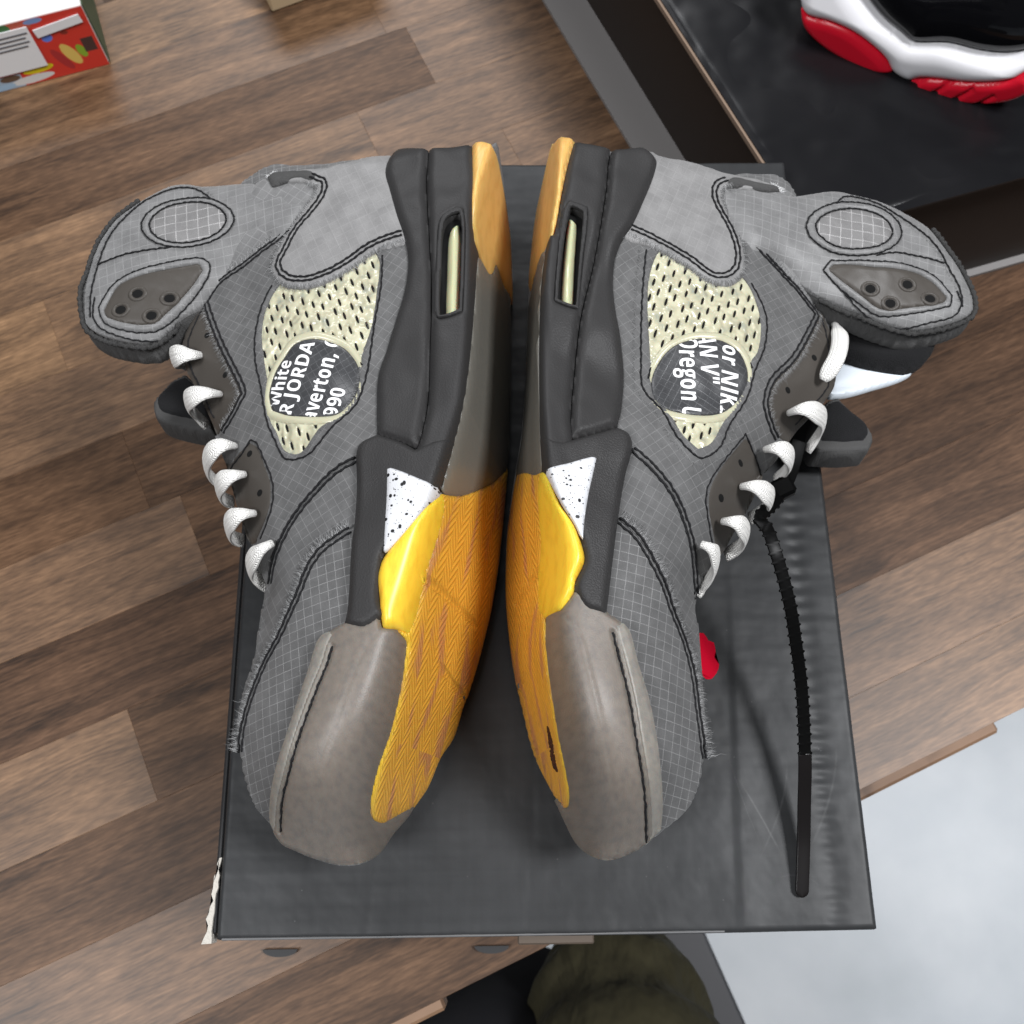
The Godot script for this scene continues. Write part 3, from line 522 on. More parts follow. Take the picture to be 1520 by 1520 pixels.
func lid_texture() -> ImageTexture:
	# laminated black card with worn patches, rubbed lines and scratches
	var w := 720
	var h := 1024
	var n := FastNoiseLite.new()
	n.frequency = 0.006
	n.fractal_octaves = 5
	n.seed = 8
	var im := Image.create(w, h, false, Image.FORMAT_RGB8)
	for y in h:
		var band := n.get_noise_2d(0.0, y * 9.0) * 0.10
		for x in w:
			var v := 0.031 * (1.0 + 0.18 * n.get_noise_2d(x, y) + band + 0.1 * n.get_noise_2d(x * 12.0, y * 1.5 + 500.0))
			im.set_pixel(x, y, lin(v * 0.97, v, v * 1.04))
	var marks := [
		[0.8, 0.83, 0.84, 0.88, 0.87, 0.93, 1.1, 0.16], [0.885, 0.80, 0.9, 0.86, 0.8, 0.955, 1.4, 0.10], [0.97, 0.78, 0.975, 0.86, 0.87, 0.955, 1.6, 0.10],
		[0.79, 0.8, 0.81, 0.87, 0.84, 0.92, 0.8, 0.12], [0.84, 0.95, 0.9, 0.93, 0.93, 0.965, 0.8, 0.09], 
		[0.78, 0.65, 0.79, 0.8, 0.8, 0.98, 1.0, 0.035], [0.7, 0.3, 0.72, 0.4, 0.7, 0.5, 0.9, 0.03], [0.3, 0.05, 0.5, 0.06, 0.7, 0.04, 0.8, 0.03]]
	for s in marks:
		for k in 700:
			var t := k / 699.0
			var p: Vector2 = Vector2(s[0], s[1]) * (1 - t) * (1 - t) + Vector2(s[2], s[3]) * 2 * t * (1 - t) + Vector2(s[4], s[5]) * t * t
			var fade: float = sin(PI * t) * (0.6 + 0.4 * n.get_noise_1d(k * 3.0 + s[0] * 999.0))
			for dx in range(-3, 4):
				for dy in range(-3, 4):
					var q := Vector2i(int(p.x * w) + dx, int(p.y * h) + dy)
					if q.x < 0 or q.y < 0 or q.x >= w or q.y >= h:
						continue
					var g: float = exp(-(dx * dx + dy * dy) / (s[6] * s[6])) * fade * s[7] * 0.05
					var c: Color = im.get_pixel(q.x, q.y).srgb_to_linear()
					im.set_pixel(q.x, q.y, lin(maxf(0.01, minf(0.12, c.r + g)), maxf(0.01, minf(0.12, c.g + g)), maxf(0.01, minf(0.12, c.b + g))))
	var r := RandomNumberGenerator.new()
	r.seed = 3
	for k in 90:
		var g := r.randf_range(0.05, 0.14)
		im.set_pixel(r.randi_range(0, w - 1), r.randi_range(0, h - 1), lin(g, g, g))
	return ImageTexture.create_from_image(im)

func comic_texture() -> ImageTexture:
	# printed carton front: red ground with loose bright shapes
	var w := 256
	var h := 192
	var im := Image.create(w, h, false, Image.FORMAT_RGB8)
	im.fill(lin(0.62, 0.04, 0.025))
	var blob := func(cx: float, cy: float, rx: float, ry: float, turn: float, c: Color):
		for y in range(h):
			for x in range(w):
				var p := Vector2(x - cx, y - cy).rotated(-turn)
				if (p.x / rx) ** 2 + (p.y / ry) ** 2 < 1.0:
					im.set_pixel(x, y, c)
	im.fill_rect(Rect2i(0, 150, 70, 42), lin(0.35, 0.45, 0.55))
	blob.call(105, 15, 40, 16, 0.0, lin(0.5, 0.1, 0.06))
	blob.call(85, 12, 16, 14, 0.3, lin(0.05, 0.16, 0.05))
	blob.call(150, 8, 20, 8, 0.0, lin(0.2, 0.3, 0.55))
	blob.call(160, 66, 11, 12, 0.2, lin(0.12, 0.22, 0.7))
	blob.call(198, 62, 8, 6, 0.2, lin(0.25, 0.03, 0.02))
	blob.call(190, 130, 13, 38, -0.3, lin(0.72, 0.5, 0.12))
	blob.call(168, 140, 10, 40, -0.35, lin(0.4, 0.03, 0.03))
	blob.call(214, 128, 9, 22, -0.2, lin(0.25, 0.4, 0.03))
	im.fill_rect(Rect2i(222, 92, 26, 44), lin(0.07, 0.035, 0.03))
	blob.call(110, 150, 34, 12, -0.05, lin(0.72, 0.58, 0.01))
	blob.call(90, 176, 48, 12, -0.05, lin(0.7, 0.68, 0.66))
	blob.call(45, 160, 22, 10, 0.0, lin(0.13, 0.08, 0.05))
	blob.call(20, 182, 30, 9, -0.1, lin(0.35, 0.5, 0.65))
	return ImageTexture.create_from_image(im)

# ---------------------------------------------------------------- geometry

class Field:
	# heights in mm over a plan with one sample per mm
	var x0 := -140
	var z0 := -200
	var w := 281
	var h := 401
	var y := PackedFloat32Array()
	func _init():
		y.resize(w * h)
	func at(px: float, pz: float) -> float:
		var fx := clampf(px - x0, 0.0, w - 1.001)
		var fz := clampf(pz - z0, 0.0, h - 1.001)
		var i := int(fx)
		var j := int(fz)
		var u := fx - i
		var v := fz - j
		var k := j * w + i
		return (y[k] * (1 - u) + y[k + 1] * u) * (1 - v) + (y[k + w] * (1 - u) + y[k + w + 1] * u) * v
	func copy() -> Field:
		var f := Field.new()
		f.y = y.duplicate()
		return f

func pts2(a: Array) -> PackedVector2Array:
	var p := PackedVector2Array()
	for k in a.size() / 2:
		p.append(Vector2(a[2 * k], a[2 * k + 1]))
	return p

func pts3(a: Array) -> PackedVector3Array:
	var p := PackedVector3Array()
	for k in a.size() / 3:
		p.append(Vector3(a[3 * k], a[3 * k + 1], a[3 * k + 2]))
	return p

func smooth2(p: PackedVector2Array, closed := true, step := 1.6, corner_deg := 48.0) -> PackedVector2Array:
	# Catmull-Rom through the points; sharp corners stay sharp
	var n := p.size()
	var out := PackedVector2Array()
	var sharp := []
	for i in n:
		var a := p[(i - 1 + n) % n]
		var c := p[(i + 1) % n]
		sharp.append(absf((p[i] - a).angle_to(c - p[i])) > deg_to_rad(corner_deg))
	for i in (n if closed else n - 1):
		var b := p[i]
		var c := p[(i + 1) % n]
		var a := p[(i - 1 + n) % n] if closed or i > 0 else b * 2 - c
		var d := p[(i + 2) % n] if closed or i + 2 < n else c * 2 - b
		var l := b.distance_to(c)
		var tb := (c - b) if sharp[i] and (closed or i > 0) else (c - a) * (l / maxf(0.01, l + b.distance_to(a)))
		var tc := (c - b) if sharp[(i + 1) % n] and (closed or i + 2 < n) else (d - b) * (l / maxf(0.01, l + d.distance_to(c)))
		var k := maxi(1, int(ceil(l / step)))
		for s in k:
			var t := float(s) / k
			out.append(b * (2 * t * t * t - 3 * t * t + 1) + tb * (t * t * t - 2 * t * t + t) + c * (3 * t * t - 2 * t * t * t) + tc * (t * t * t - t * t))
	if not closed:
		out.append(p[n - 1])
	return out

func loop(a: Array) -> PackedVector2Array:
	return smooth2(pts2(a))

func center(p: PackedVector2Array) -> Vector2:
	var c := Vector2.ZERO
	for q in p:
		c += q
	return c / p.size()

func scaled(p: PackedVector2Array, kx: float, kz: float, move := Vector2.ZERO) -> PackedVector2Array:
	var c := center(p)
	var o := PackedVector2Array()
	for q in p:
		o.append(c + (q - c) * Vector2(kx, kz) + move)
	return o

func prof(t: float) -> float:
	t = clampf(t, 0.0, 1.0)
	return sqrt(maxf(0.0, 1.0 - (1.0 - t) * (1.0 - t)))

func signed_grid(loops: Array, x0: float, z0: float, w: int, h: int, step: float, band: float) -> PackedFloat32Array:
	var g := PackedFloat32Array()
	g.resize(w * h)
	g.fill(-band)
	for j in h:
		var z := z0 + j * step + 0.00137
		var xs := PackedFloat32Array()
		for lp in loops:
			var n: int = lp.size()
			for i in n:
				var a: Vector2 = lp[i]
				var b: Vector2 = lp[(i + 1) % n]
				if (a.y > z) != (b.y > z):
					xs.append(a.x + (z - a.y) / (b.y - a.y) * (b.x - a.x))
		xs.sort()
		for k in xs.size() / 2:
			var from := maxi(0, int(ceil((xs[2 * k] - x0) / step)))
			var to := mini(w - 1, int(floor((xs[2 * k + 1] - x0) / step)))
			for i in range(from, to + 1):
				g[j * w + i] = band
	for lp in loops:
		var n: int = lp.size()
		for i in n:
			near(g, lp[i], lp[(i + 1) % n], x0, z0, w, h, step, band)
	return g

func near(g: PackedFloat32Array, a: Vector2, b: Vector2, x0: float, z0: float, w: int, h: int, step: float, band: float):
	var i0 := maxi(0, int((minf(a.x, b.x) - band - x0) / step))
	var i1 := mini(w - 1, int((maxf(a.x, b.x) + band - x0) / step) + 1)
	var j0 := maxi(0, int((minf(a.y, b.y) - band - z0) / step))
	var j1 := mini(h - 1, int((maxf(a.y, b.y) + band - z0) / step) + 1)
	var ab := b - a
	var l2 := maxf(ab.length_squared(), 0.000001)
	for j in range(j0, j1 + 1):
		for i in range(i0, i1 + 1):
			var p := Vector2(x0 + i * step, z0 + j * step)
			var t := clampf((p - a).dot(ab) / l2, 0.0, 1.0)
			var d := p.distance_to(a + ab * t)
			var k := j * w + i
			if d < absf(g[k]):
				g[k] = d if g[k] > 0.0 else -d

func near_field(line: PackedVector2Array, x0: float, z0: float, w: int, h: int, step: float, band: float) -> PackedFloat32Array:
	var g := PackedFloat32Array()
	g.resize(w * h)
	g.fill(band)
	for i in line.size() - 1:
		near(g, line[i], line[i + 1], x0, z0, w, h, step, band)
	return g

func commit(called: String, parent: Node3D, v: PackedVector3Array, idx: PackedInt32Array, uv: PackedVector2Array, m: Material, colors = null, uv2 = null) -> MeshInstance3D:
	var arr := []
	arr.resize(Mesh.ARRAY_MAX)
	arr[Mesh.ARRAY_VERTEX] = v
	arr[Mesh.ARRAY_INDEX] = idx
	if uv.size():
		arr[Mesh.ARRAY_TEX_UV] = uv
	if uv2 != null:
		arr[Mesh.ARRAY_TEX_UV2] = uv2
	if colors != null:
		arr[Mesh.ARRAY_COLOR] = colors
	var am := ArrayMesh.new()
	am.add_surface_from_arrays(Mesh.PRIMITIVE_TRIANGLES, arr)
	var st := SurfaceTool.new()
	st.create_from(am, 0)
	st.generate_normals()
	var o := MeshInstance3D.new()
	o.name = called
	o.mesh = st.commit()
	o.material_override = null
	o.mesh.surface_set_material(0, m)
	parent.add_child(o, true)
	return o

func patch(parent: Node3D, called: String, f: Field, loops: Array, m: Material, o := {}) -> MeshInstance3D:
	var off: float = o.get("off", 0.0)
	var th: float = o.get("th", 1.0)
	var bev: float = o.get("bev", 1.2)
	var step: float = o.get("step", 1.0)
	var rise: float = o.get("rise", 0.4)
	var skirt: float = o.get("skirt", 1.2)
	var tile: float = o.get("tile", 28.0)
	var turn: float = o.get("turn", 0.0)
	var low = o.get("low")
	var top = o.get("top")
	var lo := Vector2(INF, INF)
	var hi := -lo
	for lp in loops:
		for q in lp:
			lo = lo.min(q)
			hi = hi.max(q)
	var x0 := floorf(lo.x) - step
	var z0 := floorf(lo.y) - step
	var w := int((hi.x - x0) / step) + 3
	var h := int((hi.y - z0) / step) + 3
	var g := signed_grid(loops, x0, z0, w, h, step, maxf(bev, step * 1.5))
	var grooves := []
	for gr in o.get("grooves", []):
		grooves.append([near_field(gr[0], x0, z0, w, h, step, gr[1] + step), gr[1], gr[2]])
	var v := PackedVector3Array()
	var uv := PackedVector2Array()
	var idx := PackedInt32Array()
	var at := PackedInt32Array()
	at.resize(w * h)
	at.fill(-1)
	var ex := PackedInt32Array()
	ex.resize(w * h)
	ex.fill(-1)
	var ez := ex.duplicate()
	var arc: bool = o.has("across")
	var cu := cos(turn)
	var su := sin(turn)
	for j in h:
		for i in w:
			if g[j * w + i] > 0.0:
				var x := x0 + i * step
				var z := z0 + j * step
				var y := f.at(x, z) + off + th * maxf(rise, prof(g[j * w + i] / bev))
				for gr in grooves:
					var d: float = gr[0][j * w + i]
					if d < gr[1]:
						y -= gr[2] * (1.0 - smoothstep(0.3, 1.0, d / gr[1]))
				at[j * w + i] = v.size()
				v.append(Vector3(x, y, z))
				if arc:
					uv.append(Vector2(sole_across(o.across, x, z), z) / tile)
				else:
					uv.append(Vector2(x * cu + z * su, z * cu - x * su) / tile)
				if top != null and absf(x - roundf(x)) < step * 0.51 and absf(z - roundf(z)) < step * 0.51:
					var k := (int(roundf(z)) - f.z0) * f.w + int(roundf(x)) - f.x0
					if k >= 0 and k < top.y.size():
						top.y[k] = maxf(top.y[k], y) if not o.get("sink", false) else y
	var rims := PackedInt32Array()
	var cs := [0, 1, w + 1, w]
	for j in h - 1:
		for i in w - 1:
			var k := j * w + i
			var count := 0
			for c in 4:
				if g[k + cs[c]] > 0.0:
					count += 1
			if count == 0:
				continue
			if count == 4:
				idx.append_array([at[k], at[k + 1], at[k + w + 1], at[k], at[k + w + 1], at[k + w]])
				continue
			var ring := PackedInt32Array()
			var cross := PackedInt32Array()
			for c in 4:
				var ka: int = k + cs[c]
				var kb: int = k + cs[(c + 1) % 4]
				if g[ka] > 0.0:
					ring.append(at[ka])
				if (g[ka] > 0.0) != (g[kb] > 0.0):
					var first := mini(ka, kb)
					var sideways: bool = absi(ka - kb) == 1
					var e := ex[first] if sideways else ez[first]
					if e < 0:
						var other := maxi(ka, kb)
						var t := absf(g[first]) / maxf(0.0001, absf(g[first]) + absf(g[other]))
						var x := x0 + (first % w) * step + (t * step if sideways else 0.0)
						var z := z0 + (first / w) * step + (0.0 if sideways else t * step)
						e = v.size()
						v.append(Vector3(x, f.at(x, z) + off + th * rise, z))
						if arc:
							uv.append(Vector2(sole_across(o.across, x, z), z) / tile)
						else:
							uv.append(Vector2(x * cu + z * su, z * cu - x * su) / tile)
						if sideways:
							ex[first] = e
						else:
							ez[first] = e
					ring.append(e)
					cross.append(e if g[ka] > 0.0 else -e - 1)
			for c in range(1, ring.size() - 1):
				idx.append_array([ring[0], ring[c], ring[c + 1]])
			# each stretch of rim runs from where the outline leaves the cell's inside to where it comes back
			for c in cross.size():
				if cross[c] >= 0:
					var nxt: int = cross[(c + 1) % cross.size()]
					rims.append(cross[c])
					rims.append(-nxt - 1 if nxt < 0 else nxt)
	var tops := v.size()
	if low != null:
		for k in tops:
			v.append(Vector3(v[k].x, minf(low.at(v[k].x, v[k].z), v[k].y - 0.2), v[k].z))
			uv.append(uv[k])
		for k in range(0, idx.size(), 3):
			idx.append_array([idx[k] + tops, idx[k + 2] + tops, idx[k + 1] + tops])
		for k in range(0, rims.size(), 2):
			idx.append_array([rims[k], rims[k] + tops, rims[k + 1] + tops, rims[k], rims[k + 1] + tops, rims[k + 1]])
	elif skirt > 0.0:
		var down := {}
		for k in rims:
			if not down.has(k):
				down[k] = v.size()
				v.append(Vector3(v[k].x, v[k].y - th * rise - skirt, v[k].z))
				uv.append(uv[k] + Vector2(0.02, 0.02))
		for k in range(0, rims.size(), 2):
			idx.append_array([rims[k], down[rims[k]], down[rims[k + 1]], rims[k], down[rims[k + 1]], rims[k + 1]])
	for k in v.size():
		v[k] *= 0.001
	return commit(called, parent, v, idx, uv, m)

func ring_tube(v: PackedVector3Array, idx: PackedInt32Array, uv: PackedVector2Array, path: PackedVector3Array, ups: PackedVector3Array, ra: PackedFloat32Array, rb: PackedFloat32Array, sides: int, tile := 0.01, boxy := false):
	# a closed tube along path; ra is half its width, rb half its height (along ups)
	var n := path.size()
	var start := v.size()
	var s := 0.0
	for i in n:
		var t := (path[mini(i + 1, n - 1)] - path[maxi(i - 1, 0)]).normalized()
		var u := (ups[i] - t * ups[i].dot(t)).normalized()
		var b := t.cross(u)
		if i > 0:
			s += path[i].distance_to(path[i - 1])
		for k in sides + 1:
			var a := TAU * k / sides
			var ca := cos(a)
			var sa := sin(a)
			if boxy:
				ca = signf(ca) * pow(absf(ca), 0.25)
				sa = signf(sa) * pow(absf(sa), 0.25)
			v.append(path[i] + b * ca * ra[i] + u * sa * rb[i])
			uv.append(Vector2(k / float(sides) * 2.0, s / tile))
	for i in n - 1:
		for k in sides:
			var p := start + i * (sides + 1) + k
			var q := p + sides + 1
			idx.append_array([p, p + 1, q + 1, p, q + 1, q])
	for end in [0, n - 1]:
		var c := v.size()
		v.append(path[end])
		uv.append(Vector2(0.5, 0.5))
		for k in sides:
			var p: int = start + end * (sides + 1) + k
			if end == 0:
				idx.append_array([c, p + 1, p])
			else:
				idx.append_array([c, p, p + 1])

func resample(p: PackedVector2Array, step: float) -> PackedVector2Array:
	var out := PackedVector2Array([p[0]])
	var left := step
	for i in p.size() - 1:
		var a := p[i]
		var b := p[i + 1]
		var l := a.distance_to(b)
		var d := 0.0
		while l - d >= left:
			d += left
			out.append(a.lerp(b, d / l))
			left = step
		left -= l - d
	return out

func shifted(p: PackedVector2Array, by: float) -> PackedVector2Array:
	var o := PackedVector2Array()
	var n := p.size()
	for i in n:
		var t := (p[mini(i + 1, n - 1)] - p[maxi(i - 1, 0)]).normalized()
		o.append(p[i] + Vector2(-t.y, t.x) * by)
	return o

func seam(parent: Node3D, called: String, f: Field, line: PackedVector2Array, r := 0.52, lift := 0.05, m: Material = null):
	# a run of lock stitches lying on the surface
	var p := resample(line, 0.55)
	if p.size() < 3:
		return
	var path := PackedVector3Array()
	var ups := PackedVector3Array()
	var ra := PackedFloat32Array()
	var s := 0.0
	for i in p.size():
		s = i * 0.55
		var k := 0.62 + 0.38 * absf(sin(PI * s / 2.4))
		var q := p[i] + Vector2(0.12 * sin(s * 1.3), 0.12 * cos(s * 1.7))
		path.append(Vector3(q.x, f.at(q.x, q.y) + lift - 0.1 + 0.25 * k, q.y) * 0.001)
		ups.append(Vector3.UP)
		ra.append(r * k * 0.001)
	var v := PackedVector3Array()
	var idx := PackedInt32Array()
	var uv := PackedVector2Array()
	ring_tube(v, idx, uv, path, ups, ra, ra, 5)
	commit(called, parent, v, idx, uv, m if m else M.thread)

func fray(parent: Node3D, f: Field, line: PackedVector2Array, side: float, length: float, per_mm: float, tone := Vector2(0.1, 0.45), lean := 0.5):
	# loose threads of a raw cut edge
	var p := resample(line, 1.0 / per_mm)
	var v := PackedVector3Array()
	var idx := PackedInt32Array()
	var col := PackedColorArray()
	for i in p.size() - 1:
		var t := (p[i + 1] - p[i]).normalized()
		var out := Vector2(-t.y, t.x) * side
		var q := p[i] + out * rng.randf_range(-0.5, 0.5) + t * rng.randf_range(-0.5, 0.5)
		var d := (out + t * rng.randf_range(-lean, lean)).normalized()
		var l := length * rng.randf_range(0.35, 1.15)
		if rng.randf() < 0.04:
			l *= 1.8
		var wd := rng.randf_range(0.05, 0.1)
		var y0 := f.at(q.x, q.y) + 0.1
		var g := rng.randf_range(tone.x, tone.y)
		var up := rng.randf_range(0.0, 0.5)
		var base := v.size()
		for k in 4:
			var s := k / 3.0
			var c := q + d * l * s + t * sin(s * 2.2) * l * rng.randf_range(-0.12, 0.12)
			var y := maxf(f.at(c.x, c.y) + 0.15, y0 - l * s * s * 1.2) + up * l * s * (1.0 - 0.5 * s)
			var w := wd * (1.0 - 0.75 * s)
			v.append(Vector3(c.x - t.x * w, y, c.y - t.y * w) * 0.001)
			v.append(Vector3(c.x + t.x * w, y + 0.05, c.y + t.y * w) * 0.001)
			col.append(Color(g, g, g))
			col.append(Color(g, g, g))
		for k in 3:
			var b := base + k * 2
			idx.append_array([b, b + 1, b + 3, b, b + 3, b + 2])
	var o := commit("frayed_thread", parent, v, idx, PackedVector2Array(), M.fray, col)
	o.set_meta("kind", "stuff")

func tag(o: Node3D, label: String, category: String, group := "", kind := ""):
	if label:
		o.set_meta("label", label)
	if category:
		o.set_meta("category", category)
	if group:
		o.set_meta("group", group)
	if kind:
		o.set_meta("kind", kind)

func thing(called: String, label: String, category: String, at := Vector3.ZERO, group := "") -> Node3D:
	var o := Node3D.new()
	o.name = called
	add_child(o, true)
	o.position = at
	tag(o, label, category, group)
	return o

func box_mesh(size: Vector3, chamfer: float) -> ArrayMesh:
	# a block with chamfered edges; uv runs along its length in metres
	var st := SurfaceTool.new()
	st.begin(Mesh.PRIMITIVE_TRIANGLES)
	st.set_smooth_group(-1)
	var hs := size / 2
	var c := chamfer
	var pt := func(sx, sy, sz, which):
		var p := Vector3(sx * hs.x, sy * hs.y, sz * hs.z)
		if which != 0: p.x -= sx * c
		if which != 1: p.y -= sy * c
		if which != 2: p.z -= sz * c
		return p
	var tri := func(a, b, d):
		var n: Vector3 = (d - a).cross(b - a)
		var mid: Vector3 = (a + b + d) / 3
		var list := [a, b, d] if n.dot(mid) > 0 else [a, d, b]
		for p in list:
			var an := n.abs()
			var q := Vector2(p.x, p.z) if an.y >= an.x and an.y >= an.z else (Vector2(p.x, p.y) if an.z >= an.x else Vector2(p.z, p.y))
			st.set_uv(q)
			st.set_uv2(q)
			st.add_vertex(p)
	for s in [-1.0, 1.0]:
		for ax in 3:
			var q := []
			for ab in [[-1.0, -1.0], [1.0, -1.0], [1.0, 1.0], [-1.0, 1.0]]:
				var sg := [ab[0], ab[0], ab[0]]
				sg[ax] = s
				sg[(ax + 1) % 3] = ab[0]
				sg[(ax + 2) % 3] = ab[1]
				q.append(pt.call(sg[0], sg[1], sg[2], ax))
			tri.call(q[0], q[1], q[2])
			tri.call(q[0], q[2], q[3])
	for ax in 3:
		for a in [-1.0, 1.0]:
			for b in [-1.0, 1.0]:
				var q := []
				for e in [-1.0, 1.0]:
					var sg := [0.0, 0.0, 0.0]
					sg[ax] = e
					sg[(ax + 1) % 3] = a
					sg[(ax + 2) % 3] = b
					q.append(pt.call(sg[0], sg[1], sg[2], (ax + 1) % 3))
					q.append(pt.call(sg[0], sg[1], sg[2], (ax + 2) % 3))
				tri.call(q[0], q[1], q[3])
				tri.call(q[0], q[3], q[2])
	for a in [-1.0, 1.0]:
		for b in [-1.0, 1.0]:
			for d in [-1.0, 1.0]:
				tri.call(pt.call(a, b, d, 0), pt.call(a, b, d, 1), pt.call(a, b, d, 2))
	st.generate_normals()
	return st.commit()

func block(parent: Node3D, called: String, size: Vector3, at: Vector3, m: Material, chamfer := 0.001, turn := Vector3.ZERO) -> MeshInstance3D:
	var o := MeshInstance3D.new()
	o.name = called
	o.mesh = box_mesh(size, chamfer)
	o.mesh.surface_set_material(0, m)
	parent.add_child(o, true)
	o.position = at
	o.rotation = turn
	return o

func prism(parent: Node3D, called: String, line: PackedVector2Array, y0: float, y1: float, m: Material, at := Vector3.ZERO) -> MeshInstance3D:
	# an outline in plan (metres), given its thickness
	var v := PackedVector3Array()
	var idx := PackedInt32Array()
	var uv := PackedVector2Array()
	var tri := Geometry2D.triangulate_polygon(line)
	var n := line.size()
	for side in 2:
		for p in line:
			v.append(Vector3(p.x, y1 if side == 0 else y0, p.y))
			uv.append(p * 10)
	for k in range(0, tri.size(), 3):
		var a := line[tri[k]]
		var flip: bool = (line[tri[k + 1]] - a).cross(line[tri[k + 2]] - a) < 0
		var l := [tri[k], tri[k + 2], tri[k + 1]] if flip else [tri[k], tri[k + 1], tri[k + 2]]
		idx.append_array(l)
		idx.append_array([l[0] + n, l[2] + n, l[1] + n])
	var cw := Geometry2D.is_polygon_clockwise(line)
	for i in n:
		var base := v.size()
		var a := line[i]
		var b := line[(i + 1) % n]
		for q in [[a, y1], [b, y1], [b, y0], [a, y0]]:
			v.append(Vector3(q[0].x, q[1], q[0].y))
			uv.append(Vector2(a.distance_to(b), q[1]) * 10)
		if cw:
			idx.append_array([base, base + 1, base + 2, base, base + 2, base + 3])
		else:
			idx.append_array([base, base + 2, base + 1, base, base + 3, base + 2])
	var st := SurfaceTool.new()
	var arr := []
	arr.resize(Mesh.ARRAY_MAX)
	arr[Mesh.ARRAY_VERTEX] = v
	arr[Mesh.ARRAY_INDEX] = idx
	arr[Mesh.ARRAY_TEX_UV] = uv
	var am := ArrayMesh.new()
	am.add_surface_from_arrays(Mesh.PRIMITIVE_TRIANGLES, arr)
	var st2 := SurfaceTool.new()
	st2.begin(Mesh.PRIMITIVE_TRIANGLES)
	st2.set_smooth_group(-1)
	for k in idx:
		st2.set_uv(uv[k])
		st2.add_vertex(v[k])
	st2.generate_normals()
	var o := MeshInstance3D.new()
	o.name = called
	o.mesh = st2.commit()
	o.mesh.surface_set_material(0, m)
	parent.add_child(o, true)
	o.position = at
	return o

# ---------------------------------------------------------------- the sneakers

class Spline:
	# thin-plate surface through scattered heights
	var c := PackedVector2Array()
	var wt := PackedFloat64Array()
	func _init(p: PackedVector3Array):
		var n := p.size()
		for q in p:
			c.append(Vector2(q.x, q.y) / 100.0)
		var size := n + 3
		var a := []
		for i in size:
			var row := PackedFloat64Array()
			row.resize(size + 1)
			a.append(row)
		for i in n:
			for j in n:
				a[i][j] = kernel(c[i].distance_squared_to(c[j])) + (0.002 if i == j else 0.0)
			for k in 3:
				var q: float = [1.0, c[i].x, c[i].y][k]
				a[i][n + k] = q
				a[n + k][i] = q
			a[i][size] = p[i].z
		for i in size:
			var best := i
			for r in range(i, size):
				if absf(a[r][i]) > absf(a[best][i]):
					best = r
			var keep = a[i]
			a[i] = a[best]
			a[best] = keep
			for r in range(i + 1, size):
				var k: float = a[r][i] / a[i][i]
				if k != 0.0:
					for q in range(i, size + 1):
						a[r][q] -= k * a[i][q]
		wt.resize(size)
		for i in range(size - 1, -1, -1):
			var s: float = a[i][size]
			for q in range(i + 1, size):
				s -= a[i][q] * wt[q]
			wt[i] = s / a[i][i]
	static func kernel(r2: float) -> float:
		return 0.5 * r2 * log(r2) if r2 > 1e-12 else 0.0
	func at(x: float, z: float) -> float:
		var p := Vector2(x, z) / 100.0
		var n := c.size()
		var s := wt[n] + wt[n + 1] * p.x + wt[n + 2] * p.y
		for i in n:
			var r2 := p.distance_squared_to(c[i])
			if r2 > 1e-12:
				s += wt[i] * 0.5 * r2 * log(r2)
		return s

func table_at(list: Array, width: int, key: int, col: int, z: float) -> float:
	var n := list.size() / width
	if z <= list[key]:
		return list[col]
	for i in n - 1:
		var a: float = list[i * width + key]
		var b: float = list[(i + 1) * width + key]
		if z <= b:
			return lerpf(list[i * width + col], list[(i + 1) * width + col], (z - a) / maxf(0.0001, b - a))
	return list[(n - 1) * width + col]

func sole_across(d: Dictionary, x: float, z: float) -> float:
	# how far a point of the outsole lies from the sole's upper edge, measured down the sole
	var xh := table_at(d.sole_upper, 3, 0, 1, z)
	var hh := table_at(d.sole_upper, 3, 0, 2, z)
	var xl := table_at(d.sole_lower, 3, 0, 1, z)
	var hl := table_at(d.sole_lower, 3, 0, 2, z)
	return (x - xh) / (xl - xh) * Vector2(xl - xh, hl - hh).length()

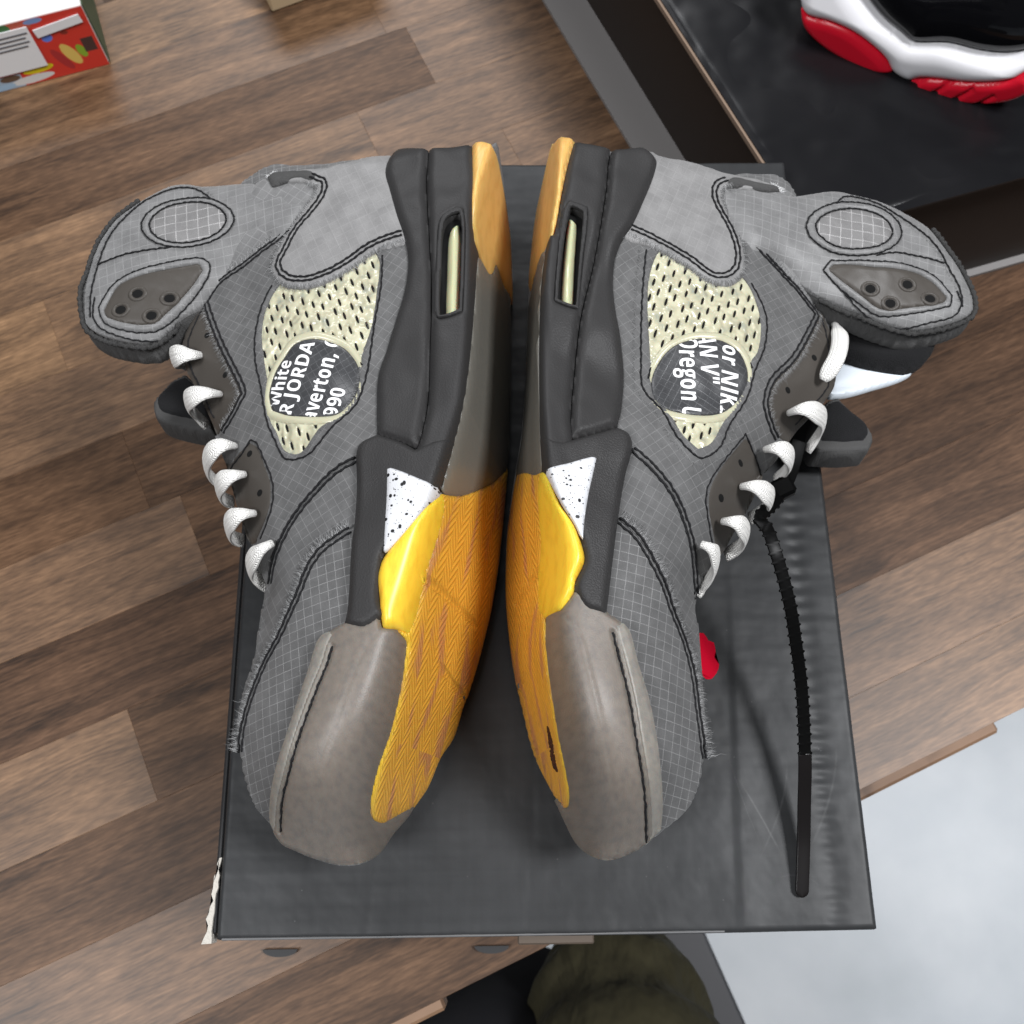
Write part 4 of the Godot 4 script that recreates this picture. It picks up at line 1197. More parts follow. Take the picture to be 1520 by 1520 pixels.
func shoe_field(d: Dictionary, outline: PackedVector2Array, back: PackedVector2Array) -> Array:
	# the side that faces up: the upper bulges, then at the sole's edge it turns down steeply; [top heights, heights of the underside]
	var f := Field.new()
	var under := Field.new()
	var sp := Spline.new(pts3(d.side))
	var inside := signed_grid([outline], f.x0, f.z0, f.w, f.h, 1.0, 3.0)
	var soft := FastNoiseLite.new()
	soft.frequency = 0.022
	soft.fractal_octaves = 3
	var near_back := near_field(back, f.x0, f.z0, f.w, f.h, 1.0, 32.0)
	for j in f.h:
		var z := float(f.z0 + j)
		var xh := table_at(d.sole_upper, 3, 0, 1, z)
		var hh := table_at(d.sole_upper, 3, 0, 2, z)
		var xl := table_at(d.sole_lower, 3, 0, 1, z)
		var hl := table_at(d.sole_lower, 3, 0, 2, z)
		var hm := table_at(d.middle_height, 2, 0, 1, z)
		for i in f.w:
			var k := j * f.w + i
			if inside[k] <= -3.0:
				f.y[k] = -1.0
				continue
			var x := float(f.x0 + i)
			var a := sp.at(x, z)
			var t := (x - xl) / (xh - xl)
			var b := maxf(hl + t * (hh - hl), 2.0)
			a += 1.7 * soft.get_noise_2d(x, z) * smoothstep(1.3, 1.7, t)
			var m := minf(a, b) - 3.5 * maxf(0.0, 1.0 - absf(a - b) / 15.0) ** 2
			var r := prof(near_back[k] / d.radius)
			f.y[k] = hm + (m - hm) * r if m > hm else m
			under.y[k] = 0.6 + (hm - 0.6) * (1.0 - prof(near_back[k] / 30.0))
	# keep the field smooth just past the outline
	for pass_ in 8:
		var old := f.y.duplicate()
		for j in range(1, f.h - 1):
			for i in range(1, f.w - 1):
				var k := j * f.w + i
				if old[k] == -1.0:
					var s := 0.0
					var c := 0
					for q in [k - 1, k + 1, k - f.w, k + f.w]:
						if old[q] != -1.0:
							s += old[q]
							c += 1
					if c:
						f.y[k] = s / c
	# soften the toe, where the cap rolls over to the sole
	for pass_ in 18:
		var old := f.y.duplicate()
		var q1: int = 1 + pass_ % 3
		for j in range(f.h / 2 + 35, f.h - 3):
			var share := clampf((j - f.h / 2 - 35) / 50.0, 0.0, 1.0)
			for i in range(3, f.w - 3):
				var k := j * f.w + i
				if inside[k] > 0.0:
					var s := 0.0
					for q in [k - q1, k + q1, k - q1 * f.w, k + q1 * f.w]:
						s += maxf(old[q], 0.0) if old[q] >= 0.0 else old[k]
					f.y[k] = lerpf(old[k], s / 4.0, 0.6 * share)
	return [f, under]

func sneaker(called: String, d: Dictionary, at: Vector3, label: String):
	var o := thing(called, label, "sneaker", at, "pair of grey sneakers on the box")
	var sg: float = d.sign
	var back := smooth2(pts2(d.back_edge), false, 2.0, 100.0)
	var outline := back.duplicate()
	outline.append_array(smooth2(pts2(d.sole_edge), false, 2.0, 100.0))
	var fields := shoe_field(d, outline, back)
	var f: Field = fields[0]
	var top := f.copy()
	var L := {}
	for k in d:
		if d[k] is Array and not k.begins_with("seam") and not k.begins_with("text") and not k.begins_with("lace_") and k not in ["side", "sole_upper", "sole_lower", "middle_height", "back_edge", "sole_edge", "eyelets", "tongue_side", "tongue_holes"]:
			L[k] = loop(d[k])
	if d.has("scuff"):
		L.scuff = loop(d.scuff)
	L.lace_panel_upper = loop(d.lace_panel_upper)
	L.lace_panel_lower = loop(d.lace_panel_lower)
	patch(o, "upper", f, [outline], M.ripstop, {"th": 0.0, "low": fields[1], "turn": 0.16 * sg, "tile": 26.0, "top": top})
	tongue(o, d, L, sg, top)
	# cloth layers
	patch(o, "toe_overlay", f, [L.middle], M.ripstop_fine, {"th": 0.8, "bev": 0.8, "turn": 0.5 * sg, "tile": 26.0, "top": top})
	for n in ["lace_panel_upper", "lace_panel_lower"]:
		patch(o, "lace_panel", f, [L[n]], M.brown_rubber, {"th": 1.2, "bev": 1.5, "top": top})
	var eyes := pts2(d.eyelets)
	patch(o, "window_backing", f, [scaled(L.window_hole, 1.06, 1.05)], M.hole, {"off": 0.02, "th": 0.1, "skirt": 0.0, "step": 1.5})
	var net_loops := [scaled(L.window_hole, 1.1, 1.06)]
	var wc := center(L.window_hole)
	var rad := Vector2(sin(0.33) * -sg, cos(0.33))
	for a in range(-12, 13):
		for b in range(-9, 10):
			var c := wc + rad * (b * 6.9 + (3.45 if posmod(a, 2) else 0.0)) + Vector2(rad.y, -rad.x) * a * 3.3
			c += Vector2(sin(a * 3.1 + b), cos(b * 2.3 + a)) * 0.35
			if Geometry2D.is_point_in_polygon(c, L.window_hole) and not Geometry2D.is_point_in_polygon(c, scaled(L.label, 1.1, 1.14)):
				var s := PackedVector2Array()
				for q in 10:
					var t := TAU * q / 10
					s.append(c + rad * cos(t) * 1.95 + Vector2(rad.y, -rad.x) * sin(t) * 0.5)
				net_loops.append(s)
	patch(o, "side_window", f, net_loops, M.net, {"off": 0.2, "th": 0.55, "bev": 0.7, "step": 0.4, "tile": 34.0, "skirt": 0.3, "rise": 0.3})
	patch(o, "quarter_panel", f, [L.quarter, L.window_hole], M.ripstop_fine, {"th": 1.5, "bev": 0.9, "turn": -0.62 * sg, "tile": 27.0, "top": top})
	patch(o, "window_label", f, [L.label], M.label_cloth, {"off": 0.7, "th": 0.7, "bev": 1.0, "turn": 0.5 * sg, "tile": 21.0, "top": top})
	patch(o, "label_ring", f, [scaled(L.label, 1.15, 1.2), scaled(L.label, 0.99, 0.99)], M.net_ring, {"off": 0.3, "th": 1.2, "bev": 1.6, "step": 0.6})
	patch(o, "heel_panel", f, [L.counter], M.counter_cloth, {"off": 0.6, "th": 1.7, "bev": 1.2, "turn": 0.4 * sg, "tile": 30.0, "top": top})
	patch(o, "collar", f, [L.collar], M.ripstop_soft, {"off": 0.1, "th": 0.8, "bev": 1.0, "turn": 0.9 * sg, "tile": 30.0, "top": top})
	patch(o, "collar_lip", f, [L.collar_lip], M.dark_edge, {"off": 1.0, "th": 2.0, "bev": 2.0, "top": top})
	# midsole
	patch(o, "midsole_cup", f, [L.foam_cup], M.foam_smooth, {"off": 0.9, "th": 4.4, "bev": 3.4, "rise": 0.35, "top": top, "tile": 30.0, "skirt": 3.0})
	patch(o, "midsole_heel", f, [L.foam_heel, L.air_hole], M.foam_smooth, {"off": 1.4, "th": 4.2, "bev": 3.2, "rise": 0.4, "top": top, "tile": 30.0, "skirt": 3.5})
	patch(o, "midsole_front", f, [L.foam_fore], M.foam, {"off": 1.5, "th": 4.9, "bev": 2.6, "rise": 0.4, "top": top, "tile": 26.0, "skirt": 3.0})
	var air := patch(o, "air_window", f, [L.air_frame, L.air_hole], M.foam_smooth, {"off": 5.3, "th": 0.9, "bev": 1.2, "step": 0.6})
	patch(air, "recess", f, [scaled(L.air_hole, 1.15, 1.03)], M.window_recess, {"off": 0.2, "th": 0.2, "step": 1.5, "skirt": 0.0})
	patch(air, "air_bag", f, [scaled(L.air_hole, 0.66, 0.97, Vector2(0.8 if sg < 0 else -0.6, 3.0))], M.air_bag, {"off": 0.3, "th": 4.2, "bev": 3.2, "rise": 0.0, "step": 0.6})
	patch(o, "shark_tooth_panel", f, [L.shark_panel], M.speckled, {"off": 6.0, "th": 1.0, "bev": 0.6, "top": top, "tile": 46.0, "skirt": 1.5})
	# outsole
	patch(o, "heel_rubber", f, [L.heel_rubber], M.heel_gum, {"off": 1.5, "th": 4.6, "bev": 2.5, "rise": 0.4, "top": top, "tile": 60.0, "skirt": 3.0, "across": d})
	patch(o, "midfoot_rubber", f, [L.midfoot_rubber], M.grey_rubber, {"off": 1.5, "th": 4.4, "bev": 3.0, "rise": 0.4, "top": top, "tile": 40.0, "skirt": 3.0, "across": d})
	var ga := smooth2(pts2(d.seam_groove_a), false)
	var gb := smooth2(pts2(d.seam_groove_b), false)
	patch(o, "forefoot_rubber", f, [L.forefoot_rubber], M.tread_gum, {"off": 1.0, "th": 3.8, "bev": 1.6, "rise": 0.3, "top": top, "tile": 110.0, "skirt": 3.0, "across": d, "grooves": [[gb, 1.8, 4.2], [ga, 1.8, 4.2]]})
	# the shank is unevenly melted into the tread
	patch(o, "shank_rubber", f, [L.shank], M.shank_gum, {"off": 1.8, "th": 5.0, "bev": 2.6, "rise": 0.3, "top": top, "tile": 60.0, "skirt": 3.0, "across": d, "grooves": [[ga, 1.6, 3.0]]})
	if d.has("scuff"):
		patch(o, "scuff_mark", f, [L.scuff], M.scuff, {"off": 4.2, "th": 0.75, "bev": 1.0, "step": 0.5, "skirt": 0.3, "across": d, "tile": 24.0})
	var gl := smooth2(pts2(d.seam_bumper_groove), false)
	var ml := smooth2(pts2(d.seam_bumper_line), false)
	patch(o, "toe_bumper", f, [L.bumper], M.toe_rubber, {"off": 0.5, "th": 4.0, "bev": 1.8, "rise": 0.5, "step": 0.6, "top": top, "tile": 60.0, "skirt": 2.5, "grooves": [[gl, 1.1, 1.3], [ml, 0.8, 0.16]]})
	patch(o, "bumper_lip", f, [L.bumper_lip], M.toe_rubber_thin, {"off": 0.8, "th": 4.0, "bev": 1.2, "rise": 0.8, "step": 0.6, "skirt": 0.3, "tile": 60.0})
	seam(o, "stitching", top, gl, 0.5, 0.0)
	# stitching and raw edges
	for n in ["quarter_top", "counter", "toe", "quarter_low"]:
		var s := smooth2(pts2(d["seam_" + n]), false)
		for q in [-0.9, 0.9]:
			seam(o, "stitching", top, shifted(s, q))
	for n in ["lower_lace", "window_edge", "lace_left", "ring"]:
		seam(o, "stitching", top, smooth2(pts2(d["seam_" + n]), false), 0.4)
	var toe := smooth2(pts2(d.seam_toe), false)
	fray(o, top, shifted(toe, -1.6 * sg), -sg, 3.0, 11.0, Vector2(0.04, 0.34))
	var heel := smooth2(pts2(d.seam_counter), false)
	fray(o, top, shifted(heel, 2.6 * -sg), -sg, 2.4, 8.0, Vector2(0.1, 0.45))
	var qt := smooth2(pts2(d.seam_quarter_top), false)
	fray(o, top, shifted(qt, 1.8 * -sg), -sg, 2.0, 7.0, Vector2(0.08, 0.4))
	var wl := smooth2(pts2(d.seam_window_edge), false)
	fray(o, top, shifted(wl, 2.4 * sg), sg, 0.8, 3.0, Vector2(0.05, 0.25))
	for q in eyes:
		var ring := PackedVector2Array()
		for t in 12:
			ring.append(q + Vector2(cos(TAU * t / 12), sin(TAU * t / 12)) * 1.25)
		patch(o, "eyelet", f, [ring], M.hole, {"off": 1.25, "th": 0.06, "step": 0.4, "skirt": 0.0})
	var lip := PackedVector2Array([L.collar_lip[0], L.collar_lip[2], L.collar_lip[4]])
	fray(o, top, lip, sg, 3.0, 9.0, Vector2(0.5, 0.8))
	for k in 6:
		lace(o, pts3(d["lace_%d" % k]), sg)
	for k in 3 if not d.has("text_3") else 4:
		lettering(o, d["text_%d" % k], top, L.label)
	# the lined flap of the far side of the collar, below the laces
	var fl := Field.new()
	fl.y.fill(20.0)
	patch(o, "collar_flap", fl, [L.flap], M.dark_edge, {"off": -12.0, "th": 17.0, "bev": 1.6, "skirt": 0.0, "rise": 0.1})
	patch(o, "flap_lining", fl, [scaled(L.flap, 0.82, 0.72, Vector2(0, -2.0))], M.black_felt, {"off": 4.0, "th": 1.6, "bev": 1.5})

func tongue(o: Node3D, d: Dictionary, L: Dictionary, sg: float, top: Field):
	var f := Field.new()
	var under := Field.new()
	var sp := Spline.new(pts3(d.tongue_side))
	var edge: PackedVector2Array = L.tongue_outline
	var g := signed_grid([edge], f.x0, f.z0, f.w, f.h, 1.0, 11.0)
	var wav := FastNoiseLite.new()
	wav.frequency = 0.03
	for j in f.h:
		for i in f.w:
			var k := j * f.w + i
			if g[k] <= -4.0:
				f.y[k] = 40.0
				continue
			var x := float(f.x0 + i)
			var z := float(f.z0 + j)
			var y := sp.at(x, z) + wav.get_noise_2d(x, z) * 0.9
			var r := prof(g[k] / 9.0)
			f.y[k] = y - 5.5 + 5.5 * r
			under.y[k] = y - 6.0 - 5.0 * r
	var t := f.copy()
	patch(o, "tongue", f, [scaled(edge, 0.985, 0.97, Vector2(0, -1.4))], M.ripstop_soft, {"th": 0.0, "low": under, "turn": 0.15 * sg, "tile": 30.0})
	var back := PackedVector2Array()
	for q in edge:
		back.append(q + Vector2(0.0, 0.4))
	patch(o, "tongue_back", f, [back], M.dark_edge, {"off": -6.0, "th": 5.0, "bev": 4.0, "skirt": 3.0, "rise": 0.3})
	var bind := PackedVector2Array()
	var from_pt := 9
	var raw := pts2(d.tongue_outline)
	for k in range(6, 19):
		bind.append(raw[k] * 0.985 + center(raw) * 0.015)
	var bl := smooth2(bind, false)
	seam(o, "tongue_binding", f, bl, 1.25, 1.4, M.dark_edge)
	fray(o, f, bl, sg, 1.6, 5.0, Vector2(0.03, 0.2))
	if L.has("tongue_lining"):
		var lf := Field.new()
		lf.y.fill(30.0)
		patch(o, "tongue_lining", lf, [L.tongue_lining], M.white_leather, {"off": -4.0, "th": 4.0, "bev": 8.0, "skirt": 4.0})
		patch(o, "tongue_underlayer", lf, [L.tongue_under], M.black_felt, {"off": 0.0, "th": 8.0, "bev": 5.0, "skirt": 4.0})
	patch(o, "tongue_window", f, [L.tongue_window], M.brown_rubber, {"off": -0.4, "th": 1.0, "bev": 1.0, "rise": 0.5})
	var holes := pts2(d.tongue_holes)
	for q in holes:
		var ring := PackedVector2Array()
		for k in 14:
			ring.append(q + Vector2(cos(TAU * k / 14) * 2.3, sin(TAU * k / 14) * 1.7))
		var outer := scaled(ring, 1.9, 1.9)
		var rim := patch(o, "vent_rim", f, [outer, ring], M.brown_rubber, {"off": 0.3, "th": 0.9, "bev": 1.4, "step": 0.5, "rise": 0.1})
		patch(rim, "vent_hole", f, [ring], M.hole, {"off": 0.66, "th": 0.05, "step": 0.5, "skirt": 0.0})
	patch(o, "tongue_patch", f, [L.tongue_oval_in], M.ripstop_patch, {"off": -0.4, "th": 1.3, "bev": 2.5, "turn": 0.15 * sg, "tile": 36.0})
	patch(o, "tongue_piping", f, [L.tongue_oval, L.tongue_oval_in], M.ripstop_soft, {"off": -0.3, "th": 1.6, "bev": 3.2, "rise": 0.1, "tile": 30.0})
	var around := scaled(L.tongue_window, 1.0, 1.0)
	var ws := smooth2(pts2(d.tongue_window_seam), true)
	patch(o, "window_border", f, [ws, L.tongue_window], M.ripstop_soft, {"off": -0.2, "th": 1.4, "bev": 2.2, "rise": 0.2, "tile": 30.0})
	for n in ["tongue_oval", "tongue_oval_in"]:
		var s: PackedVector2Array = L[n].duplicate()
		s.append(s[0])
		seam(o, "stitching", f, s, 0.38, 0.5)
	for n in ["tongue_window_seam", "tongue_window_seam2", "tongue_line", "tongue_edge"]:
		seam(o, "stitching", f, smooth2(pts2(d[n]), false), 0.38, 0.3)
	var e := smooth2(pts2(d.tongue_edge), false)
	fray(o, f, shifted(e, 1.0 * sg), sg, 1.3, 3.0, Vector2(0.08, 0.3))

func lace(o: Node3D, p: PackedVector3Array, sg: float):
	# a flat woven lace: its width stays along the shoe while it folds over the edge
	var wide := Vector3(-0.35 * sg, 0.1, 1.0).normalized() * -sg if p.size() > 4 else Vector3(1, 0.25, 0.35).normalized() * -1.0
	var path := PackedVector3Array()
	var ups := PackedVector3Array()
	var ra := PackedFloat32Array()
	var rb := PackedFloat32Array()
	var c := Curve3D.new()
	var n := p.size()
	for i in n:
		var t := (p[mini(i + 1, n - 1)] - p[maxi(i - 1, 0)]) * 0.17
		c.add_point(p[i], -t, t)
	var length := c.get_baked_length()
	var steps := 26
	for i in steps + 1:
		var t := float(i) / steps
		path.append(c.sample_baked(length * t, true) * 0.001)
		var ahead := (c.sample_baked(minf(length, length * t + 0.6), true) - c.sample_baked(maxf(0.0, length * t - 0.6), true)).normalized()
		ups.append(wide.cross(ahead))
		var w := 4.4 * (0.32 + 0.68 * smoothstep(0.0, 0.32, t)) * (1.0 - 0.25 * smoothstep(0.7, 1.0, t)) if p.size() > 4 else 3.4 * (0.4 + 0.6 * smoothstep(0.0, 0.3, t)) * prof(clampf((1.0 - t) * 6.0 + 0.1, 0.0, 1.0))
		ra.append(w * 0.001)
		rb.append(1.2 * 0.001)
	var v := PackedVector3Array()
	var idx := PackedInt32Array()
	var uv := PackedVector2Array()
	ring_tube(v, idx, uv, path, ups, ra, rb, 16, 0.009)
	commit("lace", o, v, idx, uv, M.lace)

func clip_by(poly: PackedVector2Array, a: Vector2, b: Vector2, inside_sign: float) -> PackedVector2Array:
	var out := PackedVector2Array()
	var n := poly.size()
	for i in n:
		var p := poly[i]
		var q := poly[(i + 1) % n]
		var dp := (b - a).cross(p - a) * inside_sign
		var dq := (b - a).cross(q - a) * inside_sign
		if dp >= 0:
			out.append(p)
		if (dp >= 0) != (dq >= 0):
			out.append(p.lerp(q, dp / (dp - dq)))
	return out

func lettering(o: Node3D, spec: Array, f: Field, hull: PackedVector2Array):
	# printed letters that follow the label and end at its ring
	var a := Vector2(spec[1][0], spec[1][1])
	var b := Vector2(spec[1][2], spec[1][3])
	var font := SystemFont.new()
	font.font_names = PackedStringArray(["Droid Sans"])
	font.font_weight = 700
	var tm := TextMesh.new()
	tm.font = font
	tm.text = spec[0]
	tm.font_size = 48
	tm.pixel_size = 0.01
	tm.depth = 0.0
	tm.curve_step = 1.0
	tm.horizontal_alignment = HORIZONTAL_ALIGNMENT_LEFT
	var arr := tm.surface_get_arrays(0)
	var tv: PackedVector3Array = arr[Mesh.ARRAY_VERTEX]
	var ti = arr[Mesh.ARRAY_INDEX]
	if ti == null:
		ti = range(tv.size())
	var lo := Vector2(INF, INF)
	var hi := -lo
	for q in tv:
		lo = lo.min(Vector2(q.x, q.y))
		hi = hi.max(Vector2(q.x, q.y))
	var k := a.distance_to(b) / (hi.x - lo.x)
	var dir := (b - a).normalized()
	var up := Vector2(dir.y, -dir.x)
	var ring := PackedVector2Array()
	for i in range(0, hull.size(), 2):
		ring.append(hull[i])
	var cw := 1.0 if not Geometry2D.is_polygon_clockwise(ring) else -1.0
	var mid := center(ring)
	var base: float = lo.y
	# letters stand on the baseline: descenders and commas hang below it
	if "," in spec[0] or "g" in spec[0]:
		base = lo.y + (hi.y - lo.y) * (0.22 if "g" in spec[0] else 0.15)
	var v := PackedVector3Array()
	var idx := PackedInt32Array()
	for i in range(0, ti.size(), 3):
		var poly := PackedVector2Array()
		for c in 3:
			var q := tv[ti[i + c]]
			poly.append(a + dir * (q.x - lo.x) * k + up * (q.y - base) * k * spec[2])
		for e in ring.size():
			if poly.size() < 3:
				break
			var s := 1.0 if (ring[(e + 1) % ring.size()] - ring[e]).cross(mid - ring[e]) > 0 else -1.0
			poly = clip_by(poly, ring[e], ring[(e + 1) % ring.size()], s)
		if poly.size() < 3:
			continue
		var from := v.size()
		for q in poly:
			v.append(Vector3(q.x, f.at(q.x, q.y) + 0.22, q.y) * 0.001)
		for c in range(1, poly.size() - 1):
			var flip := (poly[c] - poly[0]).cross(poly[c + 1] - poly[0]) < 0
			if flip:
				idx.append_array([from, from + c + 1, from + c])
			else:
				idx.append_array([from, from + c, from + c + 1])
	if v.size():
		commit("printed_text", o, v, idx, PackedVector2Array(), M.white_print)

# ---------------------------------------------------------------- box, tie, table and the rest

func shoe_box():
	var o := thing("shoe_box", "black cardboard shoe box with worn lid under the two grey sneakers", "shoe box", Vector3(0, TABLE, 0))
	block(o, "box_body", Vector3(0.243, 0.122, 0.341), Vector3(0.001, 0.0612, -0.001), M.box_side, 0.0015)
	# lid: a sheet with the dents of the corrugated board under it
	var f := Field.new()
	var n := FastNoiseLite.new()
	n.frequency = 0.02
	n.seed = 4
	for j in f.h:
		for i in f.w:
			var x := float(f.x0 + i)
			var z := float(f.z0 + j)
			var y := n.get_noise_2d(x, z) * 0.5 + n.get_noise_2d(x * 0.4, z * 5.0) * 0.12
			# crushed strip along the right edge, with the flutes showing through
			var strip := exp(-pow((x - 110.0) / 4.0, 2.0)) * smoothstep(-60.0, 40.0, z)
			y += strip * (0.26 * sin(z * TAU / 6.0 + 0.5 * sin(z * 0.11)) * (0.7 + 0.3 * sin(z * 0.07)) - 0.4)
			# folds
			var fold := x - (77.0 - 0.05 * (z - 60.0))
			y += 0.4 * smoothstep(0.0, 3.0, fold) * smoothstep(14.0, 2.0, fold) * smoothstep(20.0, 80.0, z)
			y -= 0.13 * exp(-pow((x + 62.0 + 0.09 * (z - 100.0)) / 1.5, 2.0)) * smoothstep(60.0, 110.0, z)
			y -= 0.12 * exp(-pow((x + 3.0 + 0.06 * (z - 100.0)) / 1.5, 2.0)) * smoothstep(60.0, 120.0, z)
			y -= 0.6 * exp(-pow((x + 88.0) / 5.0, 2.0) - pow((z - 138.0) / 3.0, 2.0))
			f.y[j * f.w + i] = y
	var lid_line := PackedVector2Array([Vector2(-125, -174.4), Vector2(125, -174.4), Vector2(125, 174.4), Vector2(40, 174.9), Vector2(-125, 174.4)])
	var lid := patch(o, "lid", f, [lid_line], M.lid_card, {"off": -2.0, "th": 2.0, "bev": 1.6, "rise": 0.2, "skirt": 45.0, "step": 1.0, "tile": 350.0})
	lid.position.y = LID - TABLE
	# uv of the print: across and along the lid
	var mdt := MeshDataTool.new()
	mdt.create_from_surface(lid.mesh, 0)
	for k in mdt.get_vertex_count():
		var q := mdt.get_vertex(k)
		mdt.set_vertex_uv(k, Vector2((q.x + 0.125) / 0.25, (q.z + 0.1744) / 0.3488).clamp(Vector2(0.002, 0.002), Vector2(0.998, 0.998)))
	var am := ArrayMesh.new()
	mdt.commit_to_surface(am)
	am.surface_set_material(0, M.lid_card)
	lid.mesh = am
	# left side flap, standing off the box a little
	var flap := block(o, "side_flap", Vector3(0.0022, 0.05, 0.343), Vector3(-0.1292, LID - TABLE - 0.0285, 0.001), M.box_side, 0.0008, Vector3(0, 0, -0.10))
	var tear := PackedVector2Array()
	var r := RandomNumberGenerator.new()
	r.seed = 5
	for k in 15:
		tear.append(Vector2(-0.1256 - 0.0038 * (k / 14.0) - r.randf() * 0.0016, 0.145 + k * 0.0022))
	for k in 15:
		tear.append(Vector2(-0.1254 - r.randf() * 0.0008 - 0.0016 * (1.0 - k / 15.0), 0.1756 - k * 0.0022))
	prism(o, "torn_corner", tear, LID - TABLE - 0.010, LID - TABLE - 0.0022, M.torn_paper)
	var print_line := PackedVector2Array()
	for q in pts2(RED_PRINT):
		print_line.append(q * 0.001)
	var pl := smooth2(print_line, true, 0.002, 90.0)
	prism(o, "red_print", pl, LID - TABLE - 0.0004, LID - TABLE + 0.0006, M.red_print)
	block(o, "pale_edge", Vector3(0.19, 0.0007, 0.0009), Vector3(-0.028, LID - TABLE - 0.0004, 0.1741), M.pale_edge, 0.0003)  # thin strip of lighter grey along the lid's front edge
	block(o, "brown_tape", Vector3(0.029, 0.0022, 0.0042), Vector3(0.003, LID - TABLE - 0.0026, 0.1757), M.tape, 0.0006)
	for x in [-0.1265, -0.023]:  # flat dark half-moons lying on the table, apart from the box
		var half_moon := PackedVector2Array()
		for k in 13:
			half_moon.append(Vector2(x + 0.0085 * cos(PI * k / 12.0), 0.1865 + 0.0035 * sin(PI * k / 12.0)))
		prism(o, "dark_half_moon", half_moon, 0.0005, 0.003, M.box_side)

func zip_tie():
	var o := thing("zip_tie", "black plastic zip tie hanging from the laces over the box lid", "zip tie", Vector3(0, LID, 0))
	var p := pts3(TIE_LINE)
	var c := Curve3D.new()
	var n := p.size()
	for i in n:
		var t := (p[mini(i + 1, n - 1)] - p[maxi(i - 1, 0)]) * 0.16
		c.add_point(p[i], -t, t)
	var length := c.get_baked_length()
	for part in 3:
		var from: float = [0.0, 0.12, 0.72][part]
		var to: float = [0.13, 0.722, 1.0][part]
		var path := PackedVector3Array()
		var ups := PackedVector3Array()
		var ra := PackedFloat32Array()
		var rb := PackedFloat32Array()
		var steps := int((to - from) * length / 0.4)
		for i in steps + 1:
			var s := lerpf(from, to, float(i) / steps) * length
			path.append(c.sample_baked(s, true) * 0.001)
			ups.append(Vector3(0.1, 1, 0.2))
			var w := 2.25
			if part == 1:
				w = 2.3 + (0.6 if fmod(s, 3.6) < 0.8 else 0.0)
			elif part == 2:
				w = 2.6 * prof(clampf((length - s) / 2.6, 0.05, 1.0))
			else:
				w = 3.2
			ra.append(w * 0.001)
			rb.append((0.6 if part else 0.8) * 0.001)
		var v := PackedVector3Array()
		var idx := PackedInt32Array()
		var uv := PackedVector2Array()
		ring_tube(v, idx, uv, path, ups, ra, rb, 12, 0.01, true)
		commit(["tie_loop", "toothed_strap", "smooth_tail"][part], o, v, idx, uv, M.tie_tail if part == 2 else M.tie_plastic)
	var hp := c.sample_baked(0.12 * length, true) * 0.001
	block(o, "tie_head", Vector3(0.009, 0.006, 0.008), hp, M.tie_plastic, 0.0012, Vector3(0, 0.4, 0.2))

func setting():
	var fl := MeshInstance3D.new()
	fl.name = "floor"
	var pm := PlaneMesh.new()
	pm.size = Vector2(6, 6)
	fl.mesh = pm
	pm.material = M.concrete
	add_child(fl)
	tag(fl, "", "", "", "structure")
	# the table lies turned: u along the boards, v across them towards the viewer
	var ang := deg_to_rad(23.8)
	var t := thing("wooden_table", "brown butcher block table top of joined wood staves with a straight front edge", "table", Vector3(0, TABLE, 0))
	t.rotation.y = ang
	var edge := 0.173
	var row := 0.0514
	var kinds := []
	var r := RandomNumberGenerator.new()
	r.seed = 12
	var starts := {1: 0.02, 2: 0.11, 3: -0.224, 4: 0.17, 5: -0.16, 6: -0.178, 7: 0.06, 8: -0.195, 9: 0.03, 10: -0.31}
	for k in 21:
		var wide := row if k else 0.0431
		var v := 0.1299 - row * (k - 0.5) if k else 0.15145
		var u := -0.95
		var joints := [-0.95]
		var s: float = starts.get(k, r.randf_range(-0.3, 0.3))
		var q := s
		while q > -0.9:
			joints.append(q)
			q -= r.randf_range(0.22, 0.4)
		q = s + r.randf_range(0.22, 0.4)
		while q < 0.9:
			joints.append(q)
			q += r.randf_range(0.22, 0.4)
		joints.append(0.95)
		joints.sort()
		for i in joints.size() - 1:
			var a: float = joints[i]
			var b: float = joints[i + 1]
			var mid := Vector3((a + b) / 2, 0, v)
			var w := mid.rotated(Vector3.UP, ang)
			if b - a < 0.02:
				continue
			var plank := block(t, "plank", Vector3(b - a - 0.00004, 0.025, wide - 0.00004), Vector3(mid.x, -0.0125 - r.randf() * 0.00008, v), M["wood_%d" % r.randi_range(0, 5)], 0.0001)
			board_uv(plank, b - a, r)
	# rough-sawn moulding under the front edge
	for span in [[-0.62, -0.128], [-0.02, 0.192]]:
		block(t, "edge_strip", Vector3(span[1] - span[0], 0.02, 0.03), Vector3((span[0] + span[1]) / 2, -0.0135, edge - 0.0095), M.wood_edge, 0.0015)
	block(t, "underside", Vector3(1.7, 0.012, 0.9), Vector3(0, -0.0315, edge - 0.05 - 0.45), M.wood_edge, 0.001)
	var bar := thing("metal_bar", "dark grey metal foot bar running across the floor beneath the table front", "bar", Vector3(0.176, 0.17, 0.262))
	block(bar, "rail", Vector3(0.05, 0.03, 0.9), Vector3.ZERO, M.dark_metal, 0.003, Vector3(0, atan2(0.029, 0.072), 0))
	block(bar, "foot", Vector3(0.04, 0.155, 0.04), Vector3(0.12, -0.0925, 0.36), M.dark_metal, 0.003)

